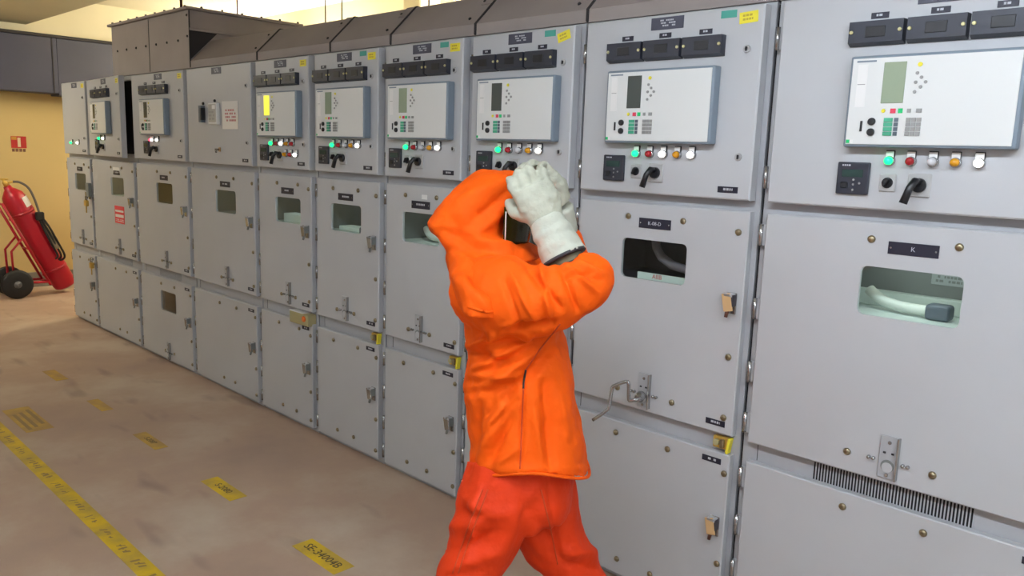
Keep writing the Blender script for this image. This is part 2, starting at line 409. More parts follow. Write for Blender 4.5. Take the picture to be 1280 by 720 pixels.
TBL = mesh_only(small_plate(.05, .017, 9), 'block_label')
LVN = mesh_only(small_plate(.135, .042, 21, 3, mat('grey_name_plate', (72, 74, 88), .5)), 'name_plate')
TEALS = mesh_only(MB().box(-.029, .029, -.001, 0, -.012, .012, TEAL), 'teal_sticker')
YELS = mesh_only(MB().box(-.033, .033, -.001, 0, -.018, .018, YEL).strokes(-.024, .024, -.012, .012, -.001, mat('sticker_ink', (190, 170, 60), .6), 2, 5), 'yellow_sticker')

# ------------------------------------------------------------------ switchgear panels
BX = [0.0026, 0.6704, 1.6615, 2.6466, 3.6073, 4.2665, 4.9143, 5.5457, 6.1894, 6.9814, 7.985]
H = 2.2; DEP = 1.35
ZL0, ZL1 = 1.56, 2.19      # instrument door
ZM0, ZM1 = .735, 1.523     # breaker door
ZK0, ZK1 = .03, .665       # cable door
LAB = {
 1: 'narrow grey switchgear cabinet at the far end beside the yellow wall, without relay',
 2: 'grey switchgear cabinet with red notice on its middle door and upper door ajar',
 3: 'grey switchgear cabinet with pink lit lamp and small window in its bottom door',
 4: 'grey switchgear cabinet whose upper door carries a white notice instead of a relay',
 5: 'grey switchgear cabinet with relay display glowing yellow above two rows of lamps',
 6: 'grey switchgear cabinet just right of the one with the yellow glowing display',
 7: 'grey switchgear cabinet directly left of the orange hood, white sticker above its middle nameplate',
 8: 'grey switchgear cabinet mostly hidden by the person in orange, upper door clear',
 9: 'grey switchgear cabinet with bent crank handle in its middle door',
 10: 'nearest grey switchgear cabinet at the right, dark slotted vent between its lower doors'}
LAMPS = {2: [(0, L_G), (2, L_W)], 3: [(0, L_P), (.5, L_W), (2, L_W)],
 5: [(0, L_G), (1, L_R), (2, L_W), (3, L_A), (4, L_R)], 6: [(0, L_G), (1, L_R), (2, L_C), (3, L_A), (4, L_W)]}
for k in (7, 8, 9, 10): LAMPS[k] = LAMPS[6]
LAMPS[9] = LAMPS[6][:2] + [(2, L_W), (3, L_A), (4, L_W)]
SCR = {2: LCDD, 3: LCDD, 5: LCDY, 6: LCDL, 7: LCDL, 8: LCDD, 9: LCDD, 10: LCDL}
PANELS = {}
for k in range(1, 11):
    x0, x1 = BX[k - 1] + .006, BX[k] - .006; w = x1 - x0; c = (x0 + x1) / 2
    narrow = w < .75
    P = empty('switchgear_cabinet', (c, 0, 0), LAB[k], 'switchgear cabinet', 'switchgear cabinets in a row'); PANELS[k] = P
    O = Vector((c, 0, 0))
    wc = c - .003 + (-.0 if k != 5 else .05)
    if k == 1: wc = c + .045
    if k == 2: wc = c + .105
    if k == 3: wc = c + .06
    if k == 4: wc = c + .065
    win = (wc - .143, wc + .143, 1.24, 1.39); cw = None
    if k == 3: cw = (wc - .137, wc + .137, .41, .565)
    holes = [(win[0] - .06, win[1] + .03, win[2] - .02, win[3] + .03)] + ([(cw[0] - .01, cw[1] + .01, cw[2] - .01, cw[3] + .01)] if cw else [])
    # enclosure: front frame, sides, roof, back, plinth
    e = MB().plate(x0, x1, .0, H, .003, 0, PAINT2, holes, ch=.002)
    e.box(x0, x0 + .003, .003, DEP, 0, H, PAINT2).box(x1 - .003, x1, .003, DEP, 0, H, PAINT2)
    e.box(x0 + .003, x1 - .003, .003, DEP, H - .003, H, PAINT2).box(x0 + .003, x1 - .003, DEP - .003, DEP, 0, H - .003, PAINT2)
    e.box(x0 + .055, x0 + .057, -.0012, 0, .668, .732, SEAL)           # seam in the strip between the doors
    e.build('enclosure', P, org=(c, 0, 0), porg=O)
    MB().box(x0 - .0055, x0 - .0003, .004, .05, .01, H - .01, DARK).build('gap_shade_strip', P, org=(x0, 0, 0), porg=O)  # no real gasket: dark strip paints the shade between neighbouring cabinets
    # breaker compartment seen through the window
    dark = k in (9, 3)
    A, B_ = (CAVD, CAVD) if dark else (CAVM, CAVG)
    q = MB(); X0, X1 = win[0] - .12, win[1] + .05
    q.box(X0 - .004, X0, .004, .30, 1.2, 1.5, A).box(X1, X1 + .004, .004, .30, 1.2, 1.5, A)
    q.box(X0, X1, .004, .30, 1.5, 1.504, A).box(X0, X1, .30, .304, 1.2, 1.504, CAVM if not dark else CAVD)
    if k in (4, 8, 1): q.box(X0, X1, .004, .30, 1.2, 1.235, CAVM, .002)
    else: q.box(X0, X1, .004, .30, 1.2, 1.235, B_, .004)
    if k == 10: q.box(X0, X1, .20, .295, 1.235, 1.285, CAVG, .004).box(X0 + .02, X1, .24, .295, 1.285, 1.50, CAVM)
    if k in (4, 5, 6, 7, 8, 2):                                           # slatted shutter behind the glass
        for j in range(9):
            xx = X0 + .03 + j * (X1 - X0 - .06) / 8; q.box(xx - .012, xx + .012, .26, .285, 1.27, 1.5, CAVM, .003)
    comp = q.build('breaker_compartment', P, org=(wc, .2, 1.2), porg=O)
    cO = Vector((wc, .2, 1.2))
    if k in (5, 6): MB().box(wc - .16, wc + .17, .03, .12, 1.236, 1.288 if k == 5 else 1.262, CAVG, .006, 2).build('pale_cover', comp, org=(wc, .08, 1.24), porg=cO)
    if k == 6: MB().box(wc + .07, wc + .125, .004, .03, 1.236, 1.272, CONN, .008, 2).build('hose_connector', comp, org=(wc + .1, .02, 1.24), porg=cO)
    if k in (7, 10, 2):
        h = MB(); n = 40; pts = []; rr = []
        hx0, hx1 = wc - .175, wc + .02
        for j in range(n * 2 + 1):
            s_ = j / (n * 2); pts.append((hx0 + (hx1 - hx0) * s_, .10 + .05 * (1 - s_) ** 2, 1.258 + .035 * (1 - s_) ** 4)); rr.append(.0145 if j % 2 else .0175)
        h.tube(pts, rr, HOSE, 12); h.build('corrugated_hose', comp, org=pts[0], porg=cO)
        MB().box(hx1 - .002, hx1 + .068, .07, .13, 1.236, 1.284, CONN, .012, 3).build('hose_connector', comp, org=(hx1, .12, 1.24), porg=cO)
        if k == 10: MB().box(wc - .02, wc + .075, .237, .2395, 1.325, 1.375, mat('pale_plate', (160, 166, 166), .5)).strokes(wc - .015, wc + .07, 1.33, 1.37, .237, CAVM, 3, 8).build('data_plate', comp, org=(wc, .237, 1.31), porg=cO)
    if k in (9, 3):
        h = MB(); pts = [(wc - .085, .1, 1.40), (wc - .075, .1, 1.35), (wc - .05, .1, 1.315), (wc, .1, 1.29), (wc + .07, .1, 1.278), (wc + .19, .1, 1.275)]
        h.tube(pts, .017, mat('dim_pipe', (118, 108, 116), .5), 14); h.build('bent_pipe', comp, org=pts[0], porg=cO)
    if not dark: MB().tube([(wc - .09, .06, 1.485), (wc + .09, .06, 1.485)], .008, mat('added_fill_lamp', (246, 255, 250), .5, emit=30 if k == 10 else 14), 8).build('added_fill_lamp', comp, org=(wc, .06, 1.485), porg=cO)  # added lamp that brightens the compartment behind the window
    if k == 9:
        h = MB().box(wc - .09, wc + .16, .004, .012, 1.215, 1.262, CAVG, .001)
        add_text(h, 'ABB', .024, Matrix.Translation((wc + .0, .0035, 1.250)) @ FRONT, ABBR); h.build('maker_badge_strip', comp, org=(wc, .012, 1.24), porg=cO)
    # breaker door with window
    dx0, dx1 = x0 + .030, x1 - .018
    D = MB().plate(dx0, dx1, ZM0, ZM1, -.018, -.032, PAINT, [win]).build('breaker_door', P, org=(dx0, -.018, ZM0), porg=O); dO = Vector((dx0, -.018, ZM0))
    MB().box(win[0] + .0005, win[1] - .0005, -.027, -.0245, win[2] + .0005, win[3] - .0005, GLASS).build('window_pane', D, org=(wc, -.002, 1.31), porg=dO)
    for nm_, par_, z0_, z1_, o_ in (('door_return', D, ZM0, ZM1, dO),):
        rr_ = MB()
        for q_ in ((dx0, dx0 + .012, z0_, z1_), (dx1 - .012, dx1, z0_, z1_), (dx0 + .012, dx1 - .012, z0_, z0_ + .012), (dx0 + .012, dx1 - .012, z1_ - .012, z1_)): rr_.box(q_[0], q_[1], -.0185, -.002, q_[2], q_[3], PAINT)
        rr_.build(nm_, par_, org=o_, porg=o_)
    def sc_(par, pO, x, z, y=-.032, me=SCREWM, nm='captive_screw', rot=(0, 0, 0)):
        return inst(me, nm, par, Vector((x, y, z)) - pO, rot)
    sd = .12 if not narrow else .118
    for x in (wc - sd, wc + sd): sc_(D, dO, x, 1.472)
    for z in (1.452, 1.017, .797): sc_(D, dO, x1 - .034 - (.01 if k < 9 else .02), z)
    for x in ((wc - .125, wc + .125) if k > 8 else (wc - .082, wc + .082)): sc_(D, dO, x, .80)
    RK = inst(RACK, 'racking_slot', D, Vector((wc, -.032, .817)) - dO)
    npl = nameplate({9: 'K-08-D', 10: 'K'}.get(k), k); N = mesh_only(npl, 'nameplate'); inst(N, 'nameplate', D, Vector((wc, -.032, 1.452 if k > 8 else 1.43)) - dO)
    inst(PLS[k % 4], 'label_plate', D, Vector((x1 - .085, -.032, .772)) - dO)
    inst(LATCHT if k == 9 else LATCH, 'door_latch', D, Vector((x1 - .058, -.032, 1.21)) - dO)['label'] = 'tan and dark metal latch' if k == 9 else 'metal latch'
    # cable door
    K = MB().plate(dx0, dx1, ZK0, ZK1, -.018, -.032, PAINT, [cw] if cw else []).build('cable_door', P, org=(dx0, -.018, ZK0), porg=O); kO = Vector((dx0, -.018, ZK0))
    for x in (wc - sd, wc + sd): sc_(K, kO, x, .617); 
    for x in (wc - .08, wc + .08): sc_(K, kO, x, .095)
    for z in (.595, .252, .077): sc_(K, kO, x1 - .034, z)
    inst(PLS[(k + 1) % 4], 'label_plate', K, Vector((x1 - .088, -.032, .633)) - kO)
    inst(LATCHT if k == 9 else LATCH, 'door_latch', K, Vector((x1 - .055, -.032, .395)) - kO)['label'] = 'tan and dark metal latch' if k == 9 else 'metal latch'
    rr_ = MB()
    for q_ in ((dx0, dx0 + .012, ZK0, ZK1), (dx1 - .012, dx1, ZK0, ZK1), (dx0 + .012, dx1 - .012, ZK0, ZK0 + .012), (dx0 + .012, dx1 - .012, ZK1 - .012, ZK1)): rr_.box(q_[0], q_[1], -.0185, -.002, q_[2], q_[3], PAINT)
    rr_.build('door_return', K, org=kO, porg=kO)
    if cw:
        MB().box(cw[0] + .0005, cw[1] - .0005, -.027, -.0245, cw[2] + .0005, cw[3] - .0005, GLASS).build('window_pane', K, org=(wc, -.002, .48), porg=kO)
        MB().box(cw[0] - .05, cw[1] + .05, .10, .104, cw[2] - .05, cw[3] + .05, CAVM).build('cable_compartment_screen', P, org=(wc, .1, .48), porg=O)
        inst(RACK, 'racking_slot', K, Vector((wc - .02, -.032, .10)) - kO)
    # vent grille in the strip
    if k in (2, 3, 10):
        v = MB(); a0, a1 = (wc - .238, wc + .238) if k == 10 else (wc - .21, wc + .17)
        v.box(a0, a1, -.002, 0, .664, .738, DARK)
        nb = 50
        for j in range(nb + 1):
            xx = a0 + (a1 - a0) * j / nb; v.box(xx - .002, xx + .002, -.0032, -.001, .664, .738, PAINT2)
        v.build('vent_grille', P, org=((a0 + a1) / 2, 0, .7), porg=O)
    # key interlock in the strip
    if k in (6, 7, 9):
        I = inst(ILK, 'key_interlock', P, Vector((x1 - .052, -.001, .700)) - O); inst(ILKT, 'yellow_tag', I, (0, 0, 0))
    if k == 5:
        b = MB().box(x1 - .225, x1 - .02, -.06, 0, .652, .722, LOCKB, .006, 2).box(x1 - .225, x1 - .075, -.0605, -.002, .7225, .727, WHT, .001)
        I = b.build('lock_box', P, org=(x1 - .12, 0, .69), porg=O)
        MB().lathe((x1 - .06, -.06, .695), (0, -1, 0), [(0, .018), (.006, .017), (.008, .01)], ORG, 16).build('orange_button', I, org=(x1 - .06, -.06, .695), porg=(x1 - .12, 0, .69))
    # instrument door and its devices; T rotates them with a door that stands ajar
    ang = {2: .075}.get(k, 0); hx = x0 + .032; th = -.045
    def T(x, y, z): 
        dx, dy = x - hx, y
        return Vector((hx + dx * math.cos(-ang) - dy * math.sin(-ang), dx * math.sin(-ang) + dy * math.cos(-ang), z)) - O
    rz = (0, 0, -ang)
    L = MB().plate(hx, x1 - .018, ZL0, ZL1, -.004, th, PAINT, ch=.005).build('instrument_door', P, org=(hx, 0, ZL0), porg=O); L.rotation_euler = rz
    if ang: MB().box(x0 + .06, x1 - .045, -.0015, 0, ZL0 + .03, ZL1 - .03, DARK).build('opening_shade_sheet', P, org=(c, 0, 1.87), porg=O)  # dark sheet paints the shade behind the ajar door
    lO = Vector((hx, 0, ZL0))
    dc = -.007
    for z in (2.052, 1.703): inst(LOCKM, 'door_lock', L, Vector((x1 - .07, th, z)) - lO)
    inst(PLS[(k + 2) % 4], 'label_plate', L, Vector((x1 - .1, th, 1.593)) - lO)
    inst(LVN, 'name_plate', L, Vector((c + (.005 if k > 3 else .05), th, 2.160)) - lO)
    if k in (6, 7, 8, 9): inst(TEALS, 'teal_sticker', L, Vector((x1 - .145, th, 2.168)) - lO)
    if k != 4: inst(YELS, 'yellow_sticker', L, Vector((x1 - .072, th, 2.152)) - lO, (0, {8: -.25, 9: -.06}.get(k, 0), 0))
    for z in (2.08, 1.64): inst(HINGE, 'hinge', L, Vector((x0 + .016, -.004, z)) - lO)
    for z in (1.45, 1.20, .98, .80): inst(HINGE, 'hinge', D, Vector((x0 + .016, -.004, z)) - dO)
    for z in (.60, .42, .25, .09): inst(HINGE, 'hinge', K, Vector((x0 + .016, -.004, z)) - kO)
    if k == 1:
        for dx, mm in ((-.06, L_G), (.11, L_W)):
            A_ = inst(LAMP[mm][0], 'indicator_lamp', P, T(c + dx, th, 1.66), rz); inst(LAMP[mm][1], 'lens', A_, (0, 0, 0))
        continue
    if k == 4:
        b = MB().box(-.062, .062, -.022, 0, -.07, .07, RELAYF, .003).box(-.052, .052, -.024, -.022, -.055, .06, mat('meter_window', (205, 205, 200), .08, coat=1), .001).box(.0, .045, -.0245, -.024, .03, .055, WHT)
        b.strokes(-.05, .03, -.045, .02, -.024, KEYG, 3, 3); b.lathe((-.0, -.0, .084), (0, -1, 0), [(0, .01), (.01, .008)], BLACK, 10)
        b.build('energy_meter', P, org=None).location = T(c - .02, th, 1.885)
        b = MB().box(-.02, .02, -.03, 0, -.055, .055, CONN, .003).lathe((0, 0, .07), (0, -1, 0), [(0, .01), (.01, .008)], BLACK, 10).box(.006, .021, -.031, 0, -.04, .04, BLACK, .001)
        b.build('voltmeter_switch', P).location = T(c - .19, th, 1.885)
        b = MB().box(-.014, .014, -.005, 0, -.014, .014, TAN, .002).tube([(0, -.005, 0), (0, -.03, 0), (.016, -.034, -.018)], .007, METAL, 8)
        b.build('key_in_lock', P).location = T(c + .03, th, 1.655)
        continue
    bc = c - .03 if narrow else c
    if k == 3: bc = c - .02
    if k == 2: bc = c - .03
    for i in (-1, 0, 1):
        t_ = inst(TB, 'test_block', P, T(bc + i * .1625, th, 2.068), rz); inst(TBS, 'cover_screws', t_, (0, 0, 0))
        inst(TBL, 'block_label', P, T(bc + i * .1625 - .0, th, 2.119), rz)
    rc = c + .018 if narrow else c + .008
    parts = RELAYS[SCR[k]]
    R_ = inst(parts[0][1], 'protection_relay', P, T(rc, th, 1.872), rz)
    for nm, me in parts[1:]: inst(me, nm, R_, (0, 0, 0))
    lx = c - .09
    for i, mm in LAMPS[k]:
        A_ = inst(LAMP[mm][0], 'indicator_lamp', P, T(lx + i * .0585, th, 1.705), rz); inst(LAMP[mm][1], 'lens', A_, (0, 0, 0))
    if k == 5:
        for i, mm in ((3, L_A), (4, L_R), (5, L_W)):
            A_ = inst(LAMP[mm][0], 'indicator_lamp', P, T(lx + i * .0585 - .02, th, 1.643), rz); inst(LAMP[mm][1], 'lens', A_, (0, 0, 0))
    mx_ = c - .185 if narrow else c - .19
    M_ = inst(METER, 'power_meter', P, T(mx_, th, 1.650), rz); inst(METERD, 'meter_display', M_, (0, 0, 0))
    S_ = inst(SW1, 'key_switch', P, T(c - .09, th, 1.641), rz); inst(SW1H, 'switch_knob', S_, (0, 0, 0))
    S_ = inst(SW2, 'selector_switch', P, T(c - .003, th, 1.638), rz); inst(SW2H, 'pistol_handle', S_, (0, 0, 0))

def smooth(pts, n=6):
    P = [Vector(p) for p in pts]; out = []
    for i in range(len(P) - 1):
        a, b_, c_, d = P[max(i - 1, 0)], P[i], P[i + 1], P[min(i + 2, len(P) - 1)]
        for j in range(n):
            t = j / n; out.append(.5 * ((2 * b_) + (c_ - a) * t + (2 * a - 5 * b_ + 4 * c_ - d) * t * t + (3 * b_ - a - 3 * c_ + d) * t ** 3))
    return out + [P[-1]]
# loose notices and stickers fixed on the doors (their own things)
def wallthing(name, mb, loc, label, cat, rot=(0, 0, 0), group=None):
    o = mb.build(name); o.location = loc; o.rotation_euler = rot; return tag(o, label, cat, group)
b = MB().box(-.106, .106, -.002, 0, -.088, .088, PAPER).strokes(-.075, .08, -.045, .04, -.002, INKR, 4, 2)
wallthing('paper_notice', b, (3.315, -.047, 1.875), 'white laminated notice with faint red writing on an upper cabinet door', 'notice')
b = MB().box(-.105, .105, -.0015, 0, -.072, .072, REDS, .0005).box(-.09, .09, -.002, -.0015, .022, .038, WHT).box(-.09, .09, -.002, -.0015, -.022, .002, WHT).strokes(-.09, .09, -.062, -.034, -.0015, WHT, 2, 4)
wallthing('warning_notice', b, (1.30, -.033, 1.085), 'red warning notice with white bands on the middle door of a far cabinet', 'notice')
b = MB().box(-.075, .075, -.0015, 0, -.022, .022, WHT)
wallthing('white_label', b, (1.27, -.033, 1.452), 'blank white label above the small window of the cabinet with the red notice', 'label')
b = MB().box(-.02, .02, -.0015, 0, -.011, .011, WHT)
wallthing('white_sticker', b, (5.255, -.033, 1.470), 'tiny white sticker above the nameplate just left of the orange hood', 'sticker')

# padlocks on the first cabinet
def padlock(loc, label, bigplate):
    P = empty('padlock', loc, label, 'padlock', 'brass padlocks at the far end of the row')
    MB().box(-.028, .028, -.028, 0, -.062, -.008, BRASS, .008, 2).build('lock_body', P)
    MB().tube([(-.018, -.014, -.012)] + [(-.018 * math.cos(PI * j / 8), -.014, .012 + .018 * math.sin(PI * j / 8)) for j in range(9)] + [(.018, -.014, -.012)], .0045, METAL, 8).build('shackle', P)
    MB().box(-.004, .004, -.02, -.012, -.12, -.06, BRASS, .001).lathe((0, -.02, -.062), (0, 1, 0), [(0, .008), (.008, .008)], BRASS, 10).build('key', P)
padlock((.655, -.066, 1.175), 'brass padlock hanging on the middle door edge of the farthest cabinet', 1)
padlock((.655, -.05, .62), 'brass padlock on the bottom door edge of the farthest cabinet', 0)
for z in (1.255,):
    b = MB().box(-.045, .03, -.03, 0, -.06, .06, CAVM, .004); o = b.build('hasp_box', PANELS[1]); o.location = Vector((.64, -.033, z)) - PANELS[1].location

# crank handle inserted in cabinet 9
ck = [(6.606, -.088, .803), (6.604, -.11, .802), (6.583, -.122, .795), (6.579, -.126, .803), (6.585, -.14, .861), (6.575, -.143, .870), (6.530, -.150, .846), (6.520, -.153, .831), (6.521, -.165, .769), (6.512, -.17, .747), (6.462, -.185, .701)]
K9 = empty('crank_handle', (6.582, -.055, .800), 'bent chrome crank handle sticking out of the middle door right of the person in orange', 'crank')
KO = (6.582, -.055, .800)
MB().tube(smooth(ck, 3), .0068, METAL, 10).build('bent_rod', K9, org=KO, porg=KO)
MB().tube([(6.582, -.052, .800), (6.592, -.075, .800), (6.594, -.077, .8), (6.604, -.105, .802)], [.019, .019, .011, .010], METAL, 14).build('socket_shaft', K9, org=KO, porg=KO)

# ------------------------------------------------------------------ gas duct over the cabinets
DU = empty('exhaust_duct', (5.3, 0, 2.2), 'long grey sloped metal duct running along the tops of the cabinets', 'duct')
dO = Vector((5.3, 0, 2.2))
js = [2.655, 3.59, 4.394, 4.934, 5.55, 6.19, 6.98, 8.0]
def duct_sec(a, b_, g=.004):
    prof = [(.0, 2.203), (.0, 2.252), (.155, 2.405), (.60, 2.405), (.75, 2.26), (.75, 2.203)]
    n = len(prof); vs = [(x, y, z) for x in (a + g, b_ - g) for y, z in prof]
    return MB().raw(vs, [list(range(n)), list(range(n, 2 * n))[::-1]] + [[i, (i + 1) % n, n + (i + 1) % n, n + i] for i in range(n)], DUCT)
for a, b_ in zip(js[:-1], js[1:]):
    m_ = duct_sec(a, b_)
    m_.build('duct_section', DU, org=((a + b_) / 2, .3, 2.3), porg=dO)
for j in js[1:-1]:
    s_ = MB(); prof = [(-.004, 2.208), (-.004, 2.254), (.155, 2.412), (.6, 2.412)]
    for dx0_, dx1_, m2, off in ((-.006, .006, SEAL, 0), (-.075, -.006, DUCT, -.001)):
        pf = prof if off == 0 else [(.10, 2.352 + .004), (.157, 2.411), (.6, 2.411)]
        for (y0, z0), (y1, z1) in zip(pf[:-1], pf[1:]):
            vs = [(j + dx0_, y0, z0), (j + dx1_, y0, z0), (j + dx1_, y1, z1), (j + dx0_, y1, z1)]
            vs += [(x, y + .006 * (1 if abs(z1 - z0) > .02 else 0), z - .004) for x, y, z in vs]
            s_.raw(vs, [[0, 1, 2, 3], [7, 6, 5, 4], [0, 1, 5, 4], [1, 2, 6, 5], [2, 3, 7, 6], [3, 0, 4, 7]], m2)
    for q in (.03, .12): s_.lathe((j - .07, q, 2.255 + q - .002), (0, -1, 1), [(0, .008), (.006, .006)], SEAL, 8)
    s_.build('joint_strip', DU, org=(j, 0, 2.3), porg=dO)
BXO = Vector((1.9, 0, 2.2))
BO = empty('duct_box', BXO, 'tall grey sheet metal box standing on the far cabinets with bolted top flange', 'duct box')
MB().box(1.21, 2.65, .0, .86, 2.202, 2.595, DUCT, .003).box(1.955, 1.963, -.0015, .0, 2.21, 2.59, SEAL).build('box_shell', BO, org=BXO, porg=BXO)
f = MB().box(1.18, 2.668, -.022, .88, 2.596, 2.614, DUCT, .002)
f.build('top_flange', BO, org=BXO, porg=BXO)
BLT = mesh_only(MB().lathe((0, 0, 0), (0, 0, 1), [(0, .009), (.012, .008)], SEAL, 8), 'bolt')
BLTF = mesh_only(MB().lathe((0, 0, 0), (0, -1, 0), [(0, .009), (.006, .007)], SEAL, 8), 'bolt')
for i in range(9): inst(BLT, 'bolt', BO, Vector((1.26 + i * .168, -.006, 2.614)) - BXO)
for i in range(6): inst(BLT, 'bolt', BO, Vector((2.655, .09 + i * .15, 2.614)) - BXO)
for i in range(7): inst(BLTF, 'bolt', BO, Vector((1.33 + i * .19, 0, 2.40)) - BXO)
for z in (2.56, 2.42): inst(BLTF, 'bolt', BO, Vector((2.62, 0, z)) - BXO)
f = MB().box(2.650, 2.66, .0, .62, 2.458, 2.475, DUCT, .002).raw([(2.653, .0, 2.26), (2.653, .20, 2.458), (2.653, .0, 2.458)], [[0, 1, 2]], SEAL)  # flange strip, plus a dark triangle painting the shade below it
f.raw([(2.6505, .0, 2.26), (2.6505, .20, 2.458), (2.6505, .0, 2.458)], [[0, 1, 2]], SEAL)
f.box(2.648, 2.656, -.003, .004, 2.21, 2.59, SEAL)
f.build('side_flange', BO, org=BXO, porg=BXO)
def rod(x, y, z0, r, lab, mt=ROD):
    o = MB().tube([(x, y, z0), (x, y, ZC)], r, mt, 8).build('hanger_rod', org=(x, y, ZC)); tag(o, lab, 'rod', 'hanger rods above the duct')
rod(2.40, .06, 2.614, .010, 'thick brown hanger rod rising from the front of the tall duct box')
rod(1.70, .84, 2.614, .006, 'thin dark hanger rod at the rear of the tall duct box')
rod(3.80, .35, 2.405, .004, 'thin hanger rod above the duct, left one of the middle pair', SEAL)
rod(3.98, .35, 2.405, .004, 'thin hanger rod above the duct, right one of the middle pair', SEAL)
rod(4.80, .35, 2.405, .004, 'thin hanger rod above the duct nearest the dark right end', SEAL)

# ------------------------------------------------------------------ floor markings
def flat(name, x0, x1, y0, y1, m, label, cat, txt=None, size=.05, ink=INK, group=None, rot=0, sx=1):
    b = MB().box(x0, x1, y0, y1, .0005, .0018, m, .0003)
    c_ = Vector(((x0 + x1) / 2, (y0 + y1) / 2, .0024))
    if txt: add_text(b, txt, size, Matrix.Translation(c_) @ Matrix.Scale(sx, 4, (1, 0, 0)), ink)
    o = b.build(name, org=(c_.x, c_.y, 0)); tag(o, label, cat, group); return o
INKT = mat('tape_print', (150, 124, 78), .7)
G = 'yellow labels stuck to the floor'
flat('floor_label', 5.39, 5.71, -.845, -.745, TAPE, 'nearest bright yellow floor label with dark lettering, beside the person in orange', 'floor label', 'SE-34004B', .058, group=G)
flat('floor_label', 4.49, 4.805, -.835, -.745, TAPE, 'second nearest yellow floor label, with short dark lettering', 'floor label', 'S-2080', .05, group=G)
flat('floor_label', 3.60, 3.92, -.835, -.76, FADED, 'faded yellow floor label, the third of the row counted from the person', 'floor label', 'S-2087', .045, group=G)
flat('floor_label', 2.78, 3.06, -.82, -.75, FADED, 'faded yellow floor label, the fourth of the row counted from the person', 'floor label', None, group=G)
flat('floor_label', 1.86, 2.18, -.825, -.745, FADED, 'faint yellow floor label farthest away near the cabinets', 'floor label', None, group=G)
b = MB().box(2.67, 3.19, -1.275, -1.13, .0005, .0018, FADED)
for i, (yy, xa, xb) in enumerate(((-1.155, 2.74, 3.08), (-1.20, 2.78, 3.12), (-1.24, 2.80, 3.15))): b.box(xa, xb, yy - .012, yy + .008, -.0 + .0018, .0024, INKT)
o = b.build('floor_label', org=(2.93, -1.2, 0)); tag(o, 'large faded yellow floor label with three dark lines beside the long yellow tape', 'floor label', G)
b = MB().box(-.6, 9.5, -1.415, -1.335, .0005, .0018, TAPE)
r_ = random.Random(4); x = 2.4
while x < 6.2:
    for j in range(r_.choice((4, 6, 3, 5))):
        w_ = .005 + r_.random() * .012; hh = .006 + r_.random() * .012; yy = -1.375 + (r_.random() - .5) * .008; sl = (r_.random() - .3) * .03
        b.raw([(x, yy - hh, .0021), (x + w_, yy - hh, .0021), (x + w_ + sl, yy + hh, .0021), (x + sl, yy + hh, .0021)], [[0, 1, 2, 3]], INKT)
        if r_.random() < .25: b.box(x, x + .018, yy - .004, yy + .003, .0018, .0023, INKT)
        x += .032
    x += .07
o = b.build('floor_tape', org=(4.4, -1.375, 0)); tag(o, 'long yellow floor tape with small worn print', 'floor tape')

# ------------------------------------------------------------------ end wall sign and wheeled extinguisher
b = MB().box(0, .004, -.075, .075, -.045, .085, mat('sign_red', (176, 38, 34), .5), .001).box(0, .0046, -.012, .018, -.032, .07, mat('sign_white', (214, 196, 160), .5)).box(0, .0046, -.07, -.02, .045, .08, mat('sign_yellow', (190, 140, 50), .5))
b.strokes(-.001, .0, 0, .01, 0, INK, 1)
for i in range(4): b.box(0, .003, -.07 + i * .036, -.045 + i * .036, -.085, -.052, mat('sign_brown', (120, 84, 62), .6))
o = b.build('extinguisher_sign'); o.location = (XW + .001, .10, 1.62); tag(o, 'small red fire extinguisher sign on the yellow wall above the red extinguisher', 'sign')

EO = Vector((-1.45, .36, 0)); EX = empty('wheeled_extinguisher', EO, 'large red wheeled fire extinguisher leaning on its trolley by the yellow wall', 'fire extinguisher')
def EB(mb, name, parent=EX, lab=None):
    o = mb.build(name, parent, org=EO, porg=EO)
    if lab: o['label'] = lab
    return o
bot = Vector((-1.47, .34, .035)); top = Vector((-1.47, -.13, 1.06)); ax = (top - bot).normalized(); Lc = (top - bot).length
bot = bot + Vector((0, 0, .03)); R_c = .118
EB(MB().lathe(bot, ax, [(-.0, .085), (.015, .108), (.05, R_c), (Lc - .06, R_c), (Lc, R_c * .86), (Lc + .045, R_c * .55), (Lc + .07, .04), (Lc + .10, .036)], REDP, 28), 'cylinder')
vt = bot + ax * (Lc + .10)
EB(MB().lathe(vt, ax, [(0, .026), (.05, .024), (.055, .012), (.085, .012)], BRASS, 12).tube([vt + ax * .08 + Vector((0, -.05, 0)), vt + ax * .08 + Vector((0, .05, 0))], .009, BRASS, 8).tube([vt + ax * .03, vt + ax * .03 + Vector((.0, .07, .02))], .012, BRASS, 8), 'valve')
hp = [vt + ax * .03 + Vector((0, .07, .02)), vt + Vector((.02, .12, .04)), vt + Vector((.05, .19, -.02)), vt + Vector((.09, .23, -.14)), vt + Vector((.11, .255, -.26)), vt + Vector((.12, .27, -.32))]
EB(MB().tube(smooth(hp), .012, HOSEG, 10), 'discharge_hose')
h0 = vt + Vector((.12, .25, -.31))
h = MB().box(h0.x - .03, h0.x + .03, h0.y - .03, h0.y + .05, h0.z - .05, h0.z + .04, RUB, .01)
for s_ in (0, 1, 2):
    h.tube(smooth([h0 + Vector((.0, .02 - s_ * .012, 0)), h0 + Vector((.01, .09 - s_ * .03, -.12)), h0 + Vector((.01, .18 - s_ * .035, -.32)), h0 + Vector((0, .23 - s_ * .035, -.44)), h0 + Vector((-.02, .21 - s_ * .04, -.49)), h0 + Vector((-.03, .13, -.50))]), .011, RUB, 8)
EB(h, 'coiled_hose')
hn = MB().lathe(h0 + Vector((-.01, .03, -.06)), (0, .40, -.9), [(0, .016), (.05, .016), (.1, .020), (.30, .032), (.33, .034)], mat('grey_horn', (140, 130, 108), .6), 14)
EB(hn, 'discharge_horn')
p_ = bot + ax * (Lc - .07)
lb = MB(); nn = 8
